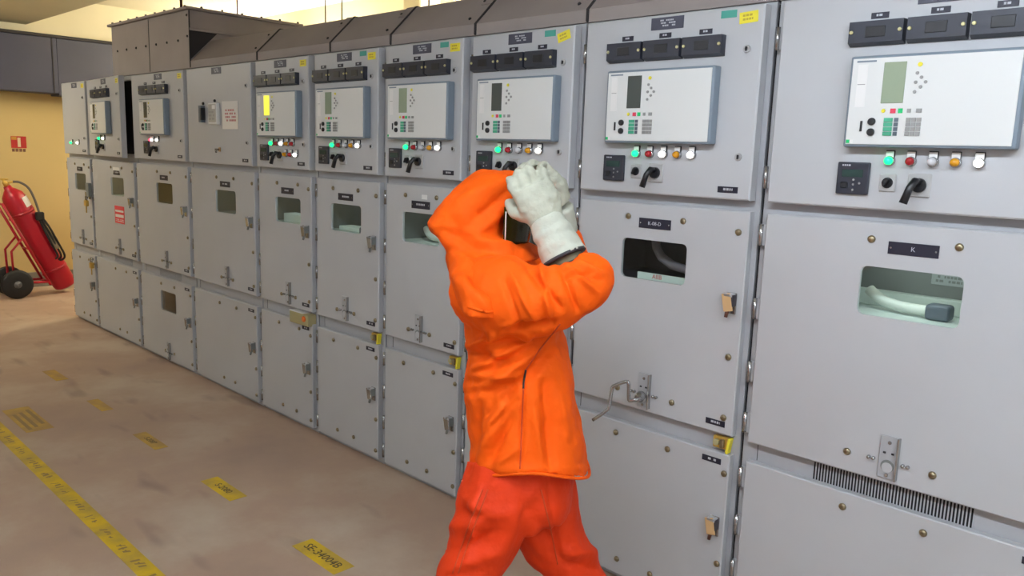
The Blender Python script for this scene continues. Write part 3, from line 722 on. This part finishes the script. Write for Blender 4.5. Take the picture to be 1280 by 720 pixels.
n1 = Vector((1, 0, 0)); n2 = ax.cross(n1)
if n2.y < 0: n2 = -n2
vs = []
for hh in (-.09, .02):
    for j in range(nn + 1):
        a = .35 + .75 * j / nn; vs.append(p_ + ax * hh + (n1 * math.cos(a) + n2 * math.sin(a)) * (R_c + .002))
lb.raw(vs, [[j, j + 1, nn + 2 + j, nn + 1 + j] for j in range(nn)], WHT, True); EB(lb, 'white_sticker')
fr = MB()
off = -n2 * .15
for s_ in (-.12, .12):
    a = bot + ax * .12 + off + Vector((s_, 0, 0)); b_ = bot + ax * (Lc - .02) + off + Vector((s_, 0, 0))
    fr.tube([a, b_], .014, REDP, 10)
    fr.tube([bot + ax * .16 + off + Vector((s_, 0, 0)), Vector((bot.x + s_, -.17, .16))], .014, REDP, 8)
    fr.tube([bot + ax * (Lc * .62) + off + Vector((s_, 0, 0)), Vector((bot.x + s_, -.20, .5)), Vector((bot.x + s_, -.19, .17))], .012, REDP, 8)
for q in (.14, .5, .97): fr.tube([bot + ax * (Lc * q) + off + Vector((-.12, 0, 0)), bot + ax * (Lc * q) + off + Vector((.12, 0, 0))], .012, REDP, 8)
for q in (.2, .8):
    fr.lathe(bot + ax * (Lc * q), ax, [(0, R_c + .004), (.03, R_c + .004)], REDP, 28)
    fr.tube([bot + ax * (Lc * q) - n2 * (R_c - .01), bot + ax * (Lc * q) + off], .014, REDP, 8)
EB(fr, 'trolley_frame')
EB(MB().tube([(bot.x - .17, -.18, .155), (bot.x + .15, -.18, .155)], .012, METAL, 10), 'axle')
for s_ in (-.19, .15):
    wc_ = Vector((bot.x + s_, -.18, .155))
    W_ = MB().lathe(wc_, (1, 0, 0), [(-.005, .08), (0, .125), (.006, .145), (.02, .154), (.036, .154), (.05, .145), (.056, .125), (.062, .08)], RUB, 32).build('wheel', EX, org=wc_, porg=EO)
    MB().lathe(wc_, (1, 0, 0), [(.055, .04), (.064, .038), (.066, .02), (.074, .018), (.076, .01)], mat('dark_hub', (96, 96, 98), .4), 20).build('hub', W_, org=wc_, porg=wc_)

# ------------------------------------------------------------------ person in the arc flash suit
T0 = 2.25
PXM = T0 / CF
FD = Vector((FW.x, FW.y, 0)).normalized()
def PP(u, v, d=0): return at(u, v, T0 + d)
def PS(u, v, d=0): return at(u, v, T0) + FD * d
def remesh(mb, vox, sm=4, disp=None, mats=None, name='x', parent=None, po=None):
    o = mb.build(name); md = o.modifiers.new('r', 'REMESH'); md.mode = 'VOXEL'; md.voxel_size = vox; md.adaptivity = 0
    s = o.modifiers.new('s', 'SMOOTH'); s.iterations = sm; s.factor = .6
    dg = bpy.context.evaluated_depsgraph_get(); me = bpy.data.meshes.new_from_object(o.evaluated_get(dg))
    bpy.data.objects.remove(o)
    me.name = name; me.materials.clear(); me.materials.append(mats)
    if disp:
        nr = [v.normal.copy() for v in me.vertices]
        for v, n_ in zip(me.vertices, nr): v.co = v.co + n_ * disp(v.co, n_)
    org = Vector(po)
    for v in me.vertices: v.co = v.co - org
    for p in me.polygons: p.use_smooth = True
    ob = bpy.data.objects.new(name, me); col.objects.link(ob); ob.parent = parent; return ob
def ringloft(mb, rings, m, n=28):
    """rings: (centre, axisA vec, axisB vec, exponent)"""
    vs = []
    for c_, A, B, ex in rings:
        for k in range(n):
            a = 2 * PI * k / n; ca, sa = math.cos(a), math.sin(a)
            f_ = (abs(ca) ** ex + abs(sa) ** ex) ** (-1 / ex); vs.append(c_ + A * (ca * f_) + B * (sa * f_))
    R = len(rings)
    fs = [[i * n + k, i * n + (k + 1) % n, (i + 1) * n + (k + 1) % n, (i + 1) * n + k] for i in range(R - 1) for k in range(n)]
    fs += [list(range(n))[::-1], [(R - 1) * n + k for k in range(n)]]
    return mb.raw(vs, fs, m, True)
RH = Vector((RT.x, RT.y, 0)).normalized()
def hslices(mb, rows, m, ex=2.3, sub=3):
    """rows: (v, uL, uR, dcentre, dhalf[, ex]) horizontal slices of the figure"""
    out = []; rows = [tuple(r) + (ex,) * (len(r) < 6) for r in rows]; rows = [r + (0,) * (len(r) < 7) for r in rows]
    for i in range(len(rows) - 1):
        for j in range(sub):
            t = j / sub; out.append([a * (1 - t) + b_ * t for a, b_ in zip(rows[i], rows[i + 1])])
    out.append(list(rows[-1]))
    n = 36; vs = []
    for r in out:
        v, a, b_, dc, dh = r[:5]; e_ = r[5] if len(r) > 5 else ex; lf = r[6] if len(r) > 6 else 0
        c_ = PS((a + b_) / 2, v, dc)
        for k in range(n):
            t = 2 * PI * k / n; ca, sa = math.cos(t), math.sin(t); eb = e_ if ca > 0 else min(e_, 2.3); f_ = (abs(ca) ** eb + abs(sa) ** eb) ** (-1 / eb)
            vs.append(c_ + RH * (ca * f_ * (b_ - a) / 2 * PXM) + FD * (sa * f_ * dh) + Vector((0, 0, lf * sa * sa)))
    Q = len(out)
    fs = [[i * n + k, i * n + (k + 1) % n, (i + 1) * n + (k + 1) % n, (i + 1) * n + k] for i in range(Q - 1) for k in range(n)]
    fs += [list(range(n))[::-1], [(Q - 1) * n + k for k in range(n)]]
    return mb.raw(vs, fs, m, True)
def limb(mb, pts, m, n=20, sub=4):
    """pts: (u, v, d, radius)"""
    P = smooth([PP(*p[:3]) for p in pts], sub); rr = []
    for i in range(len(pts) - 1):
        for j in range(sub): rr.append(pts[i][3] * (1 - j / sub) + pts[i + 1][3] * j / sub)
    rr.append(pts[-1][3]); return mb.tube(P, rr, m, n)
def px(p):
    d = p - CC; t = d.dot(FW); return 640 + CF * d.dot(RT) / t, 360 - CF * d.dot(UP) / t
def fold(u, v, uv0, uv1, wdt, amp, sharp=1.):
    """one crease/ridge between two points of the cloth (garment coordinates)"""
    ax_, ay = uv0; bx, by = uv1; dx, dy = bx - ax_, by - ay; L2 = dx * dx + dy * dy
    t = max(0, min(1, ((u - ax_) * dx + (v - ay) * dy) / L2)); qx, qy = ax_ + dx * t - u, ay + dy * t - v
    q = math.hypot(qx, qy) / wdt
    return amp * math.exp(-q * q) * math.sin(PI * (.15 + .7 * t))
PO = at(655, 360, T0); PO.z = 0
# bare body: one continuous skinned figure inside the clothes
BODY_PTS = {
 'pelvis': ((655, 610, 0), .13), 'waist': (((648, 520, 0)), .125), 'chest': ((636, 410, 0), .14), 'neck': ((622, 330, 0), .06), 'head0': ((612, 290, 0), .085), 'head1': ((606, 255, 0), .085),
 'shR': ((618, 362, -.16), .06), 'elR': ((728, 356, -.24), .042), 'wrR': ((694, 285, -.20), .03),
 'shL': ((625, 362, .17), .06), 'elL': ((715, 330, .26), .042), 'wrL': ((690, 250, .12), .03),
 'hipR': ((640, 640, -.09), .09), 'knR': ((588, 745, -.10), .06), 'anR': ((520, 905, -.12), .042), 'toR': ((556, 925, -.13), .035),
 'hipL': ((668, 640, .09), .09), 'knL': ((722, 735, .11), .06), 'anL': ((775, 885, .12), .042), 'toL': ((832, 900, .12), .035)}
BE = [('pelvis', 'waist'), ('waist', 'chest'), ('chest', 'neck'), ('neck', 'head0'), ('head0', 'head1'), ('chest', 'shR'), ('shR', 'elR'), ('elR', 'wrR'), ('chest', 'shL'), ('shL', 'elL'), ('elL', 'wrL'), ('pelvis', 'hipR'), ('hipR', 'knR'), ('knR', 'anR'), ('anR', 'toR'), ('pelvis', 'hipL'), ('hipL', 'knL'), ('knL', 'anL'), ('anL', 'toL')]
def body():
    names = list(BODY_PTS); me = bpy.data.meshes.new('b')
    P = [PP(*BODY_PTS[n_][0]) for n_ in names]
    for n_, zz in (('anR', .075), ('toR', .05), ('anL', .075), ('toL', .05)): P[names.index(n_)].z = zz
    me.from_pydata(P, [(names.index(a), names.index(b_)) for a, b_ in BE], [])
    o = bpy.data.objects.new('b', me); col.objects.link(o); o.modifiers.new('s', 'SKIN')
    for i, n_ in enumerate(names):
        r = BODY_PTS[n_][1] * (.72 if n_ in ('pelvis', 'waist', 'chest', 'hipR', 'hipL', 'knR', 'knL', 'anR', 'anL') else .88); me.skin_vertices[0].data[i].radius = (r, r); me.skin_vertices[0].data[i].use_root = (i == 0)
    sb = o.modifiers.new('u', 'SUBSURF'); sb.levels = 2
    dg = bpy.context.evaluated_depsgraph_get(); m2 = bpy.data.meshes.new_from_object(o.evaluated_get(dg)); bpy.data.objects.remove(o)
    hm = MB().raw([v.co.copy() for v in m2.vertices], [list(p.vertices) for p in m2.polygons], SKIN, True)
    # head with a face looking to the right
    hc = PP(612, 272, 0)
    def ell(c_, a, b_, c2): 
        bmx = bmesh.new(); bmesh.ops.create_uvsphere(bmx, u_segments=20, v_segments=14, radius=1)
        for v in bmx.verts: v.co = c_ + RH * v.co.x * a + FD * v.co.y * b_ + Vector((0, 0, 1)) * v.co.z * c2
        hm.bm(bmx, SKIN, True); bmx.free()
    ell(hc, .09, .07, .105); ell(hc + RH * .09 + Vector((0, 0, -.012)), .020, .014, .024); ell(hc + RH * .035 + Vector((0, 0, -.075)), .05, .048, .035)
    ell(hc + RH * .078 + Vector((0, 0, -.055)), .014, .026, .009)
    for s_ in (-1, 1): ell(hc + FD * .072 * s_ + Vector((0, 0, -.008)) - RH * .005, .016, .008, .028); ell(hc + RH * .077 + FD * .03 * s_ + Vector((0, 0, .018)), .012, .016, .009)
    return hm
PB = remesh(body(), .012, 2, mats=SKIN, name='person', po=PO); PB.location = PO
tag(PB, 'person in orange hooded suit striding right, pale gloved hands raised to the hood', 'person')
PAR = PB
def child(ob, lab=None):
    if lab: ob['label'] = lab
    return ob
def attach(mb, name, lab=None, parent=None):
    o = mb.build(name, parent or PAR, org=PO, porg=PO); 
    if lab: o['label'] = lab
    return o
hr = MB(); bmx = bmesh.new(); bmesh.ops.create_uvsphere(bmx, u_segments=20, v_segments=12, radius=1)
for v in bmx.verts: v.co = PP(609, 270, 0) + RH * (v.co.x * .094 - .006) + FD * v.co.y * .076 + Vector((0, 0, 1)) * (max(v.co.z, -.1) * .108 + .004)
hr.bm(bmx, HAIR, True); attach(hr, 'hair')

def nz(p, s, seed=0): return noise.noise(Vector((p.x * s + seed, p.y * s, p.z * s)))
# ---- jacket
jk = MB()
hslices(jk, [(318, 590, 655, 0, .10), (335, 573, 672, 0, .17, 2.6), (352, 572, 684, 0, .205, 2.8), (375, 576, 694, 0, .22, 2.8), (400, 582, 700, 0, .22), (425, 585, 710, 0, .215), (450, 584, 713, 0, .21), (482, 578, 717, 0, .205),
    (505, 582, 721, 0, .20, 2.3, .006), (540, 586, 727, 0, .20, 2.3, .025), (565, 588, 732, 0, .20, 2.3, .045), (584, 591, 736, 0, .20, 2.3, .066)], JACK)
jr = [(600, 362, -.10, .10), (635, 372, -.20, .105), (675, 377, -.25, .092), (712, 364, -.275, .076), (739, 352, -.27, .060), (738, 341, -.255, .050), (725, 338, -.235, .045)]
limb(jk, jr, JACK)
limb(jk, [(612, 360, .10, .10), (650, 352, .22, .09), (695, 345, .27, .075), (715, 330, .26, .06), (706, 300, .22, .055), (696, 285, .19, .05)], JACK)
CREASES = [((640, 408), (590, 432), 7, .016), ((660, 425), (592, 462), 7, .018), ((668, 440), (600, 490), 8, .015), ((690, 405), (620, 415), 6, -.02), ((700, 425), (655, 480), 8, -.012), ((672, 452), (610, 520), 9, -.011),
    ((655, 470), (651, 588), 3.2, -.007), ((700, 460), (715, 575), 12, .010), ((625, 500), (600, 585), 9, .014), ((680, 480), (690, 585), 8, -.012), ((640, 520), (612, 575), 7, -.012), ((646, 500), (606, 545), 5, -.008), ((690, 470), (706, 560), 6, .009), ((665, 500), (676, 580), 6, .008), ((648, 560), (620, 582), 5, .008), ((600, 505), (592, 560), 6, -.010),
    ((660, 335), (700, 385), 6, -.014), ((676, 330), (688, 398), 5, .014), ((700, 330), (722, 388), 5, -.013), ((716, 338), (748, 366), 5, .010), ((640, 345), (672, 402), 6, .012), ((630, 352), (650, 405), 5, -.010), ((706, 345), (742, 340), 4, -.010), ((720, 326), (750, 342), 4, .010),
    ((735, 345), (752, 352), 3, -.008), ((590, 440), (640, 455), 6, -.011), ((585, 470), (650, 470), 6, .010), ((584, 492), (640, 482), 6, -.010)]
def jdisp(p, n_):
    u, v = px(p); d = .0
    if n_.dot(FD) < .35:
        for a, b_, w_, am in CREASES: d += fold(u, v, a, b_, w_ * .75, am * 1.5)
    q = nz(p, 7, 3); d += .012 * (abs(q) - .25) + .005 * nz(p, 17, 9) + .0025 * nz(p, 38, 2)
    if v > 572: d += .004 * math.exp(-((v - 586) / 4.) ** 2)
    return d
JO = remesh(jk, .0062, 3, jdisp, JACK, 'jacket', PAR, PO)
# hem piping and side seam
def ringpts(v, a, b_, dh, ex=2.3, n=60, grow=1.0, sag=0):
    out = []
    for k in range(n + 1):
        t = 2 * PI * k / n; ca, sa = math.cos(t), math.sin(t); f_ = (abs(ca) ** ex + abs(sa) ** ex) ** (-1 / ex)
        out.append(PS((a + b_) / 2, v, 0) + RH * (ca * f_ * (b_ - a) / 2 * PXM * grow) + FD * (sa * f_ * dh * grow) + Vector((0, 0, -sag * sa * sa)))
    return out
attach(MB().tube(ringpts(583, 591, 736, .20, grow=1.0, sag=-.062), .0045, JACK, 8), 'hem', parent=PAR)
# ---- hood with shoulder cape
hd = MB()
hslices(hd, [(213, 602, 640, 0, .04), (217, 594, 647, 0, .075), (225, 583, 651, 0, .10), (233, 574, 652, 0, .112), (242, 566, 652, 0, .12), (254, 554, 649, 0, .128), (264, 543, 636, 0, .13), (280, 534, 633, 0, .132), (290, 538, 632, 0, .133), (300, 547, 645, 0, .14),
    (308, 555, 668, 0, .15), (316, 560, 678, 0, .175, 2.3), (324, 561, 655, 0, .23, 2.8), (334, 563, 634, 0, .278, 4), (346, 567, 630, 0, .298, 5), (358, 571, 628, 0, .302, 6), (371, 577, 628, 0, .302, 7)], JACK)
HC = [((628, 226), (560, 262), 9, .010), ((640, 236), (585, 282), 7, -.010), ((642, 248), (600, 290), 6, .010), ((560, 270), (600, 330), 10, -.010), ((552, 290), (640, 322), 7, -.014), ((575, 300), (665, 312), 6, .012),
    ((566, 320), (640, 345), 7, .010), ((600, 318), (590, 380), 8, -.008), ((645, 310), (640, 345), 6, -.012), ((618, 330), (620, 392), 5, -.006), ((570, 345), (612, 385), 7, .009), ((585, 340), (620, 372), 5, -.010)]
def hdisp(p, n_):
    u, v = px(p); d = 0
    if n_.dot(FD) < .35:
        for a, b_, w_, am in HC: d += fold(u, v, a, b_, w_, am * 1.4)
    return d + .009 * (abs(nz(p, 8, 5)) - .25) + .004 * nz(p, 19, 1) + .002 * nz(p, 40, 7)
HO = remesh(hd, .0065, 2, hdisp, JACK, 'hood', PAR, PO)
# visor: curved tinted shield with a pale edge strip
vz = MB(); vs = []; hc = PP(612, 275, 0); nz_ = 24
for thick in (0, .003):
    for j in range(nz_ + 1):
        a = -1.2 + 2.4 * j / nz_
        for i_ in range(7):
            z = -.070 + .115 * i_ / 6
            r = .121 - thick - .012 * (abs(z) / .075) ** 2; vs.append(hc + RH * (math.cos(a) * r) + FD * (math.sin(a) * r * 1.0) + Vector((0, 0, z)))
W7 = 7; N0 = (nz_ + 1) * W7
fs = [[j * W7 + i_, (j + 1) * W7 + i_, (j + 1) * W7 + i_ + 1, j * W7 + i_ + 1] for j in range(nz_) for i_ in range(6)]
fs += [[N0 + q for q in f_][::-1] for f_ in fs]
fs += [[j * W7, N0 + j * W7, N0 + (j + 1) * W7, (j + 1) * W7] for j in range(nz_)] + [[j * W7 + 6, (j + 1) * W7 + 6, N0 + (j + 1) * W7 + 6, N0 + j * W7 + 6] for j in range(nz_)]
vz.raw(vs, fs, VISOR, True); VZ = attach(vz, 'visor', 'dark tinted visor')
ed = MB()
for s_ in (-1,):
    a = 1.18 * s_
    ed.tube([hc + RH * (math.cos(a) * .123) + FD * (math.sin(a) * .123) + Vector((0, 0, z)) for z in (-.045, -.02, .01, .033)], .0018, WHT, 8)
attach(ed, 'visor_edge_strip', 'white edge strip')
# ---- trousers
tr = MB()
hslices(tr, [(555, 600, 712, 0, .165), (590, 591, 716, 0, .17), (615, 584, 717, 0, .17), (632, 598, 712, 0, .15), (642, 608, 702, 0, .13)], TROU)
def lv(lst): return lst
limb(tr, [(630, 590, -.07, .108), (618, 630, -.09, .106), (606, 672, -.085, .094), (583, 720, -.10, .076), (566, 765, -.11, .072), (545, 830, -.12, .070), (524, 905, -.12, .066), (518, 930, -.12, .068)], TROU)
limb(tr, [(672, 590, .05, .108), (676, 635, .05, .108), (692, 676, .07, .096), (720, 714, .10, .078), (740, 752, .11, .072), (757, 810, .12, .07), (771, 855, .12, .066), (777, 872, .12, .068)], TROU)
TC = [((600, 610), (584, 700), 5, .008), ((640, 640), (560, 660), 8, .009), ((630, 665), (560, 690), 8, -.010), ((620, 690), (556, 715), 8, .010), ((596, 625), (590, 640), 8, .010), ((610, 650), (575, 640), 7, -.010),
    ((685, 600), (700, 700), 3, -.006), ((700, 690), (745, 690), 7, .010), ((705, 705), (750, 712), 6, -.010), ((665, 640), (700, 700), 9, -.008), ((650, 620), (620, 720), 10, .008)]
def tdisp(p, n_):
    u, v = px(p); d = 0
    if n_.dot(FD) < .3:
        for a, b_, w_, am in TC: d += fold(u, v, a, b_, w_, am * 1.5)
    return d + .012 * (abs(nz(p, 6.5, 11)) - .25) + .006 * nz(p, 15, 4) + .002 * nz(p, 36, 8)
TO = remesh(tr, .008, 3, tdisp, TROU, 'trousers', PAR, PO)
# stitched seams laid on the cloth
def seam(ob, path, name, m, r=.0022, step=3, lab=None):
    dgx = bpy.context.evaluated_depsgraph_get(); bpy.context.view_layer.update(); pts = []
    for (u0, v0), (u1, v1) in zip(path[:-1], path[1:]):
        n_ = max(2, int(math.hypot(u1 - u0, v1 - v0) / step))
        for j in range(n_ + 1):
            t = j / n_; d_ = (FW + RT * (u0 + (u1 - u0) * t - 640) / CF - UP * (v0 + (v1 - v0) * t - 360) / CF).normalized()
            ok, loc, nr, _ = ob.ray_cast(CC - PO, d_)
            if ok: pts.append(loc + PO + nr * .0005)
    if len(pts) > 2: attach(MB().tube(pts, r, m, 6), name, lab)
EDGE = mat('pale_tape_edge', (244, 190, 150), .7)
seam(JO, [(657, 462), (654, 486)], 'pocket_slit', SEAL, .003)
seam(JO, [(654, 486), (652, 530), (650, 586)], 'side_seam', SEAM)
seam(JO, [(700, 405), (672, 440), (657, 462)], 'side_seam', SEAM)
seam(HO, [(624, 345), (624, 365), (624, 390)], 'cape_edge', JACK, .004)
seam(HO, [(625, 374), (625, 392)], 'cape_binding', EDGE, .003)
seam(HO, [(624, 391), (604, 389), (586, 384)], 'cape_edge', JACK, .004)
seam(TO, [(603, 612), (585, 660), (566, 716)], 'outer_seam', SEAM)
seam(TO, [(610, 612), (592, 660), (573, 716)], 'outer_seam', SEAM)
seam(TO, [(676, 612), (688, 660), (697, 705)], 'outer_seam', SEAM)
# boots
def boot(u, v, d, du, zt):
    b = MB(); a = PP(u, v, d); a.z = 0
    rows = [(.0, -.075, .19, .048), (.012, -.08, .195, .052), (.03, -.08, .19, .050), (.06, -.075, .13, .046), (.09, -.07, .07, .045), (.13, -.065, .055, .044), (.18, -.062, .055, .046)]
    ringloft(b, [(a + RH * ((x0_ + x1_) / 2) + Vector((0, 0, z)), RH * ((x1_ - x0_) / 2), FD * w_, 2.6) for z, x0_, x1_, w_ in rows], BOOT)
    attach(b, 'boot')
boot(518, 930, -.12, 0, 0); boot(778, 875, .12, 0, 0)
# ---- gloves with curled fingers, gauntlet cuffs
def glove(name, wrist, palm, knuck, side, back, grip, rads, far=False):
    """wrist/palm/knuckle centre points; side = across the knuckles, back = out of the back of the hand"""
    g = MB(); W, Pm, Kn = [Vector(q) for q in (wrist, palm, knuck)]
    fwd = (Kn - W).normalized(); side = (side - fwd * side.dot(fwd)).normalized(); bk = side.cross(fwd).normalized()
    if bk.dot(back) < 0: bk = -bk
    ringloft(g, [(W, side * .044, bk * .036, 2.3), (W.lerp(Pm, .5), side * .050, bk * .034, 2.5), (Pm, side * .056, bk * .033, 2.7), (Kn, side * .054, bk * .027, 2.8)], GLOV, 24)
    lens = (.044, .050, .047, .036)
    for i in range(4):
        b0 = Kn + side * (.042 - i * .028) - fwd * .012 + fwd * (.006 if i in (1, 2) else 0)
        L_ = lens[i]; r = .0148 - (.0015 if i == 3 else 0)
        p1 = b0 + fwd * L_ * .8 + bk * .004; p2 = p1 + (fwd * .35 - bk * .85).normalized() * L_ * .72; p3 = p2 + (-fwd * .45 - bk * .75).normalized() * L_ * .55
        g.tube(smooth([b0 - fwd * .01, b0, p1, p2, p3], 4), [r * (1.0 - .012 * q) for q in range(17)], GLOV, 12)
    t0 = Pm + side * .045 - fwd * .015 - bk * .01; t1 = t0 + (side * .5 + fwd * .6 - bk * .5) * .045; t2 = t1 + (fwd * .75 - bk * .55 - side * .05) * .042
    g.tube(smooth([t0 - side * .02, t0, t1, t2], 4), [.021, .020, .0195, .019, .0185, .018, .018, .0175, .017, .017, .0165, .016, .0145], GLOV, 12)
    def gd(p, n_): return .0035 * (abs(nz(p, 26, 3)) * 2 - .4) + .0015 * nz(p, 60, 8)
    o = remesh(g, .0042, 2, gd, GLOV, name, PAR, PO)
    return o, fwd, side, bk
gw, gp, gk = PP(684, 278, -.20), PP(675, 255, -.205), PP(663, 232, -.20)
o, fwd, sd_, bk = glove('glove', gw, gp, gk, -RH * .9 + Vector((0, 0, -.35)), -FD, None, None); o['label'] = 'pale leather right glove gripping the hood edge'
def cuff(name, a, b_, ra, rb, m, ex=0):
    g = MB(); pts = [a.lerp(b_, t / 8) for t in range(9)]
    rr = [ra + (rb - ra) * (t / 8) + .0022 * math.sin(t * 2.6) for t in range(9)]
    g.tube(pts, rr, m, 24); return g
ca, cb = PP(682, 273, -.20), PP(705, 322, -.215)
o = remesh(cuff('c', ca, cb, .045, .059, GLOVC), .005, 1, lambda p, n_: .004 * (abs(nz(p, 22, 6)) * 2 - .4), GLOVC, 'glove_cuff', PAR, PO); o['label'] = 'pale canvas gauntlet cuff'
ax2 = (cb - ca).normalized()
attach(MB().tube([cb - ax2 * .004, cb + ax2 * .004], .060, BAND, 28), 'cuff_binding', 'dark binding round the right cuff')
attach(MB().tube([cb, cb + ax2 * .02, cb + ax2 * .05], [.046, .046, .044], UNDER, 24), 'undersleeve', 'olive brown undersleeve')
attach(MB().tube([cb + ax2 * .020, cb + ax2 * .030], [.048, .048], BAND, 24), 'sleeve_band', 'dark band')
lw, lp, lk = PP(698, 256, .13), PP(689, 236, .115), PP(672, 219, .09)
o, *_ = glove('glove', lw, lp, lk, -RH * .8 + FD * .4, Vector((0, 0, 1)), None, None); o['label'] = 'left glove behind the hood top'
ca, cb = PP(698, 258, .13), PP(702, 288, .18)
remesh(cuff('c', ca, cb, .044, .05, GLOVC), .006, 1, None, GLOVC, 'glove_cuff', PAR, PO)

# ------------------------------------------------------------------ lights: the room's ceiling luminaires and one added for the floor
def luminaire(x, y, z, L=1.2, m=TUBE, lab='', dirx=True):
    P = empty('ceiling_luminaire', (x, y, z), lab, 'ceiling light', 'twin tube ceiling luminaires')
    MB().box(-L / 2, L / 2, -.09, .09, -.05, 0, LUMI, .008).build('housing', P)
    for s_ in (-.045, .045):
        MB().tube([(-L / 2 + .03, s_, -.075), (L / 2 - .03, s_, -.075)], .019, m, 12).build('tube', P)
    for e_ in (-1, 1): MB().box(e_ * L / 2 - .02, e_ * L / 2 + .02, -.07, .07, -.095, -.05, LUMI, .004).build('end_cap', P)
for i, (x, y) in enumerate(((-.2, -1.9), (4.6, -3.7), (7.4, -2.1), (8.9, -2.1), (10.3, -2.1))): luminaire(x, y, ZS, 1.4, TUBEF if i == 0 else TUBEM if i == 1 else TUBE, 'twin tube ceiling light over the aisle, %s' % ['the farthest by the yellow wall', 'second along, added to brighten the floor', 'above the person in orange', 'above the viewer', 'behind the viewer'][i])  # the second luminaire is added to lift the floor brightness
for i, x in enumerate((-1.1, .6, 2.3)):
    P = empty('wall_luminaire', (x, YB, 2.62), 'wall light behind the cabinets, %s' % ['the farthest', 'the middle one', 'the nearest'][i], 'wall light', 'wall lights behind the cabinets')
    MB().box(-.65, .65, -.07, 0, -.05, .03, LUMI, .006).build('housing', P); MB().tube([(-.6, -.06, .055), (.6, -.06, .055)], .019, TUBEW, 12).build('tube', P)
w = bpy.data.worlds.new('world'); sc.world = w; w.use_nodes = True
w.node_tree.nodes['Background'].inputs[0].default_value = (.7, .78, .9, 1); w.node_tree.nodes['Background'].inputs[1].default_value = .05
sc.view_settings.view_transform = 'Standard'; sc.view_settings.look = 'None'; sc.view_settings.gamma = 1; sc.view_settings.exposure = 0
sc.view_settings.use_curve_mapping = False
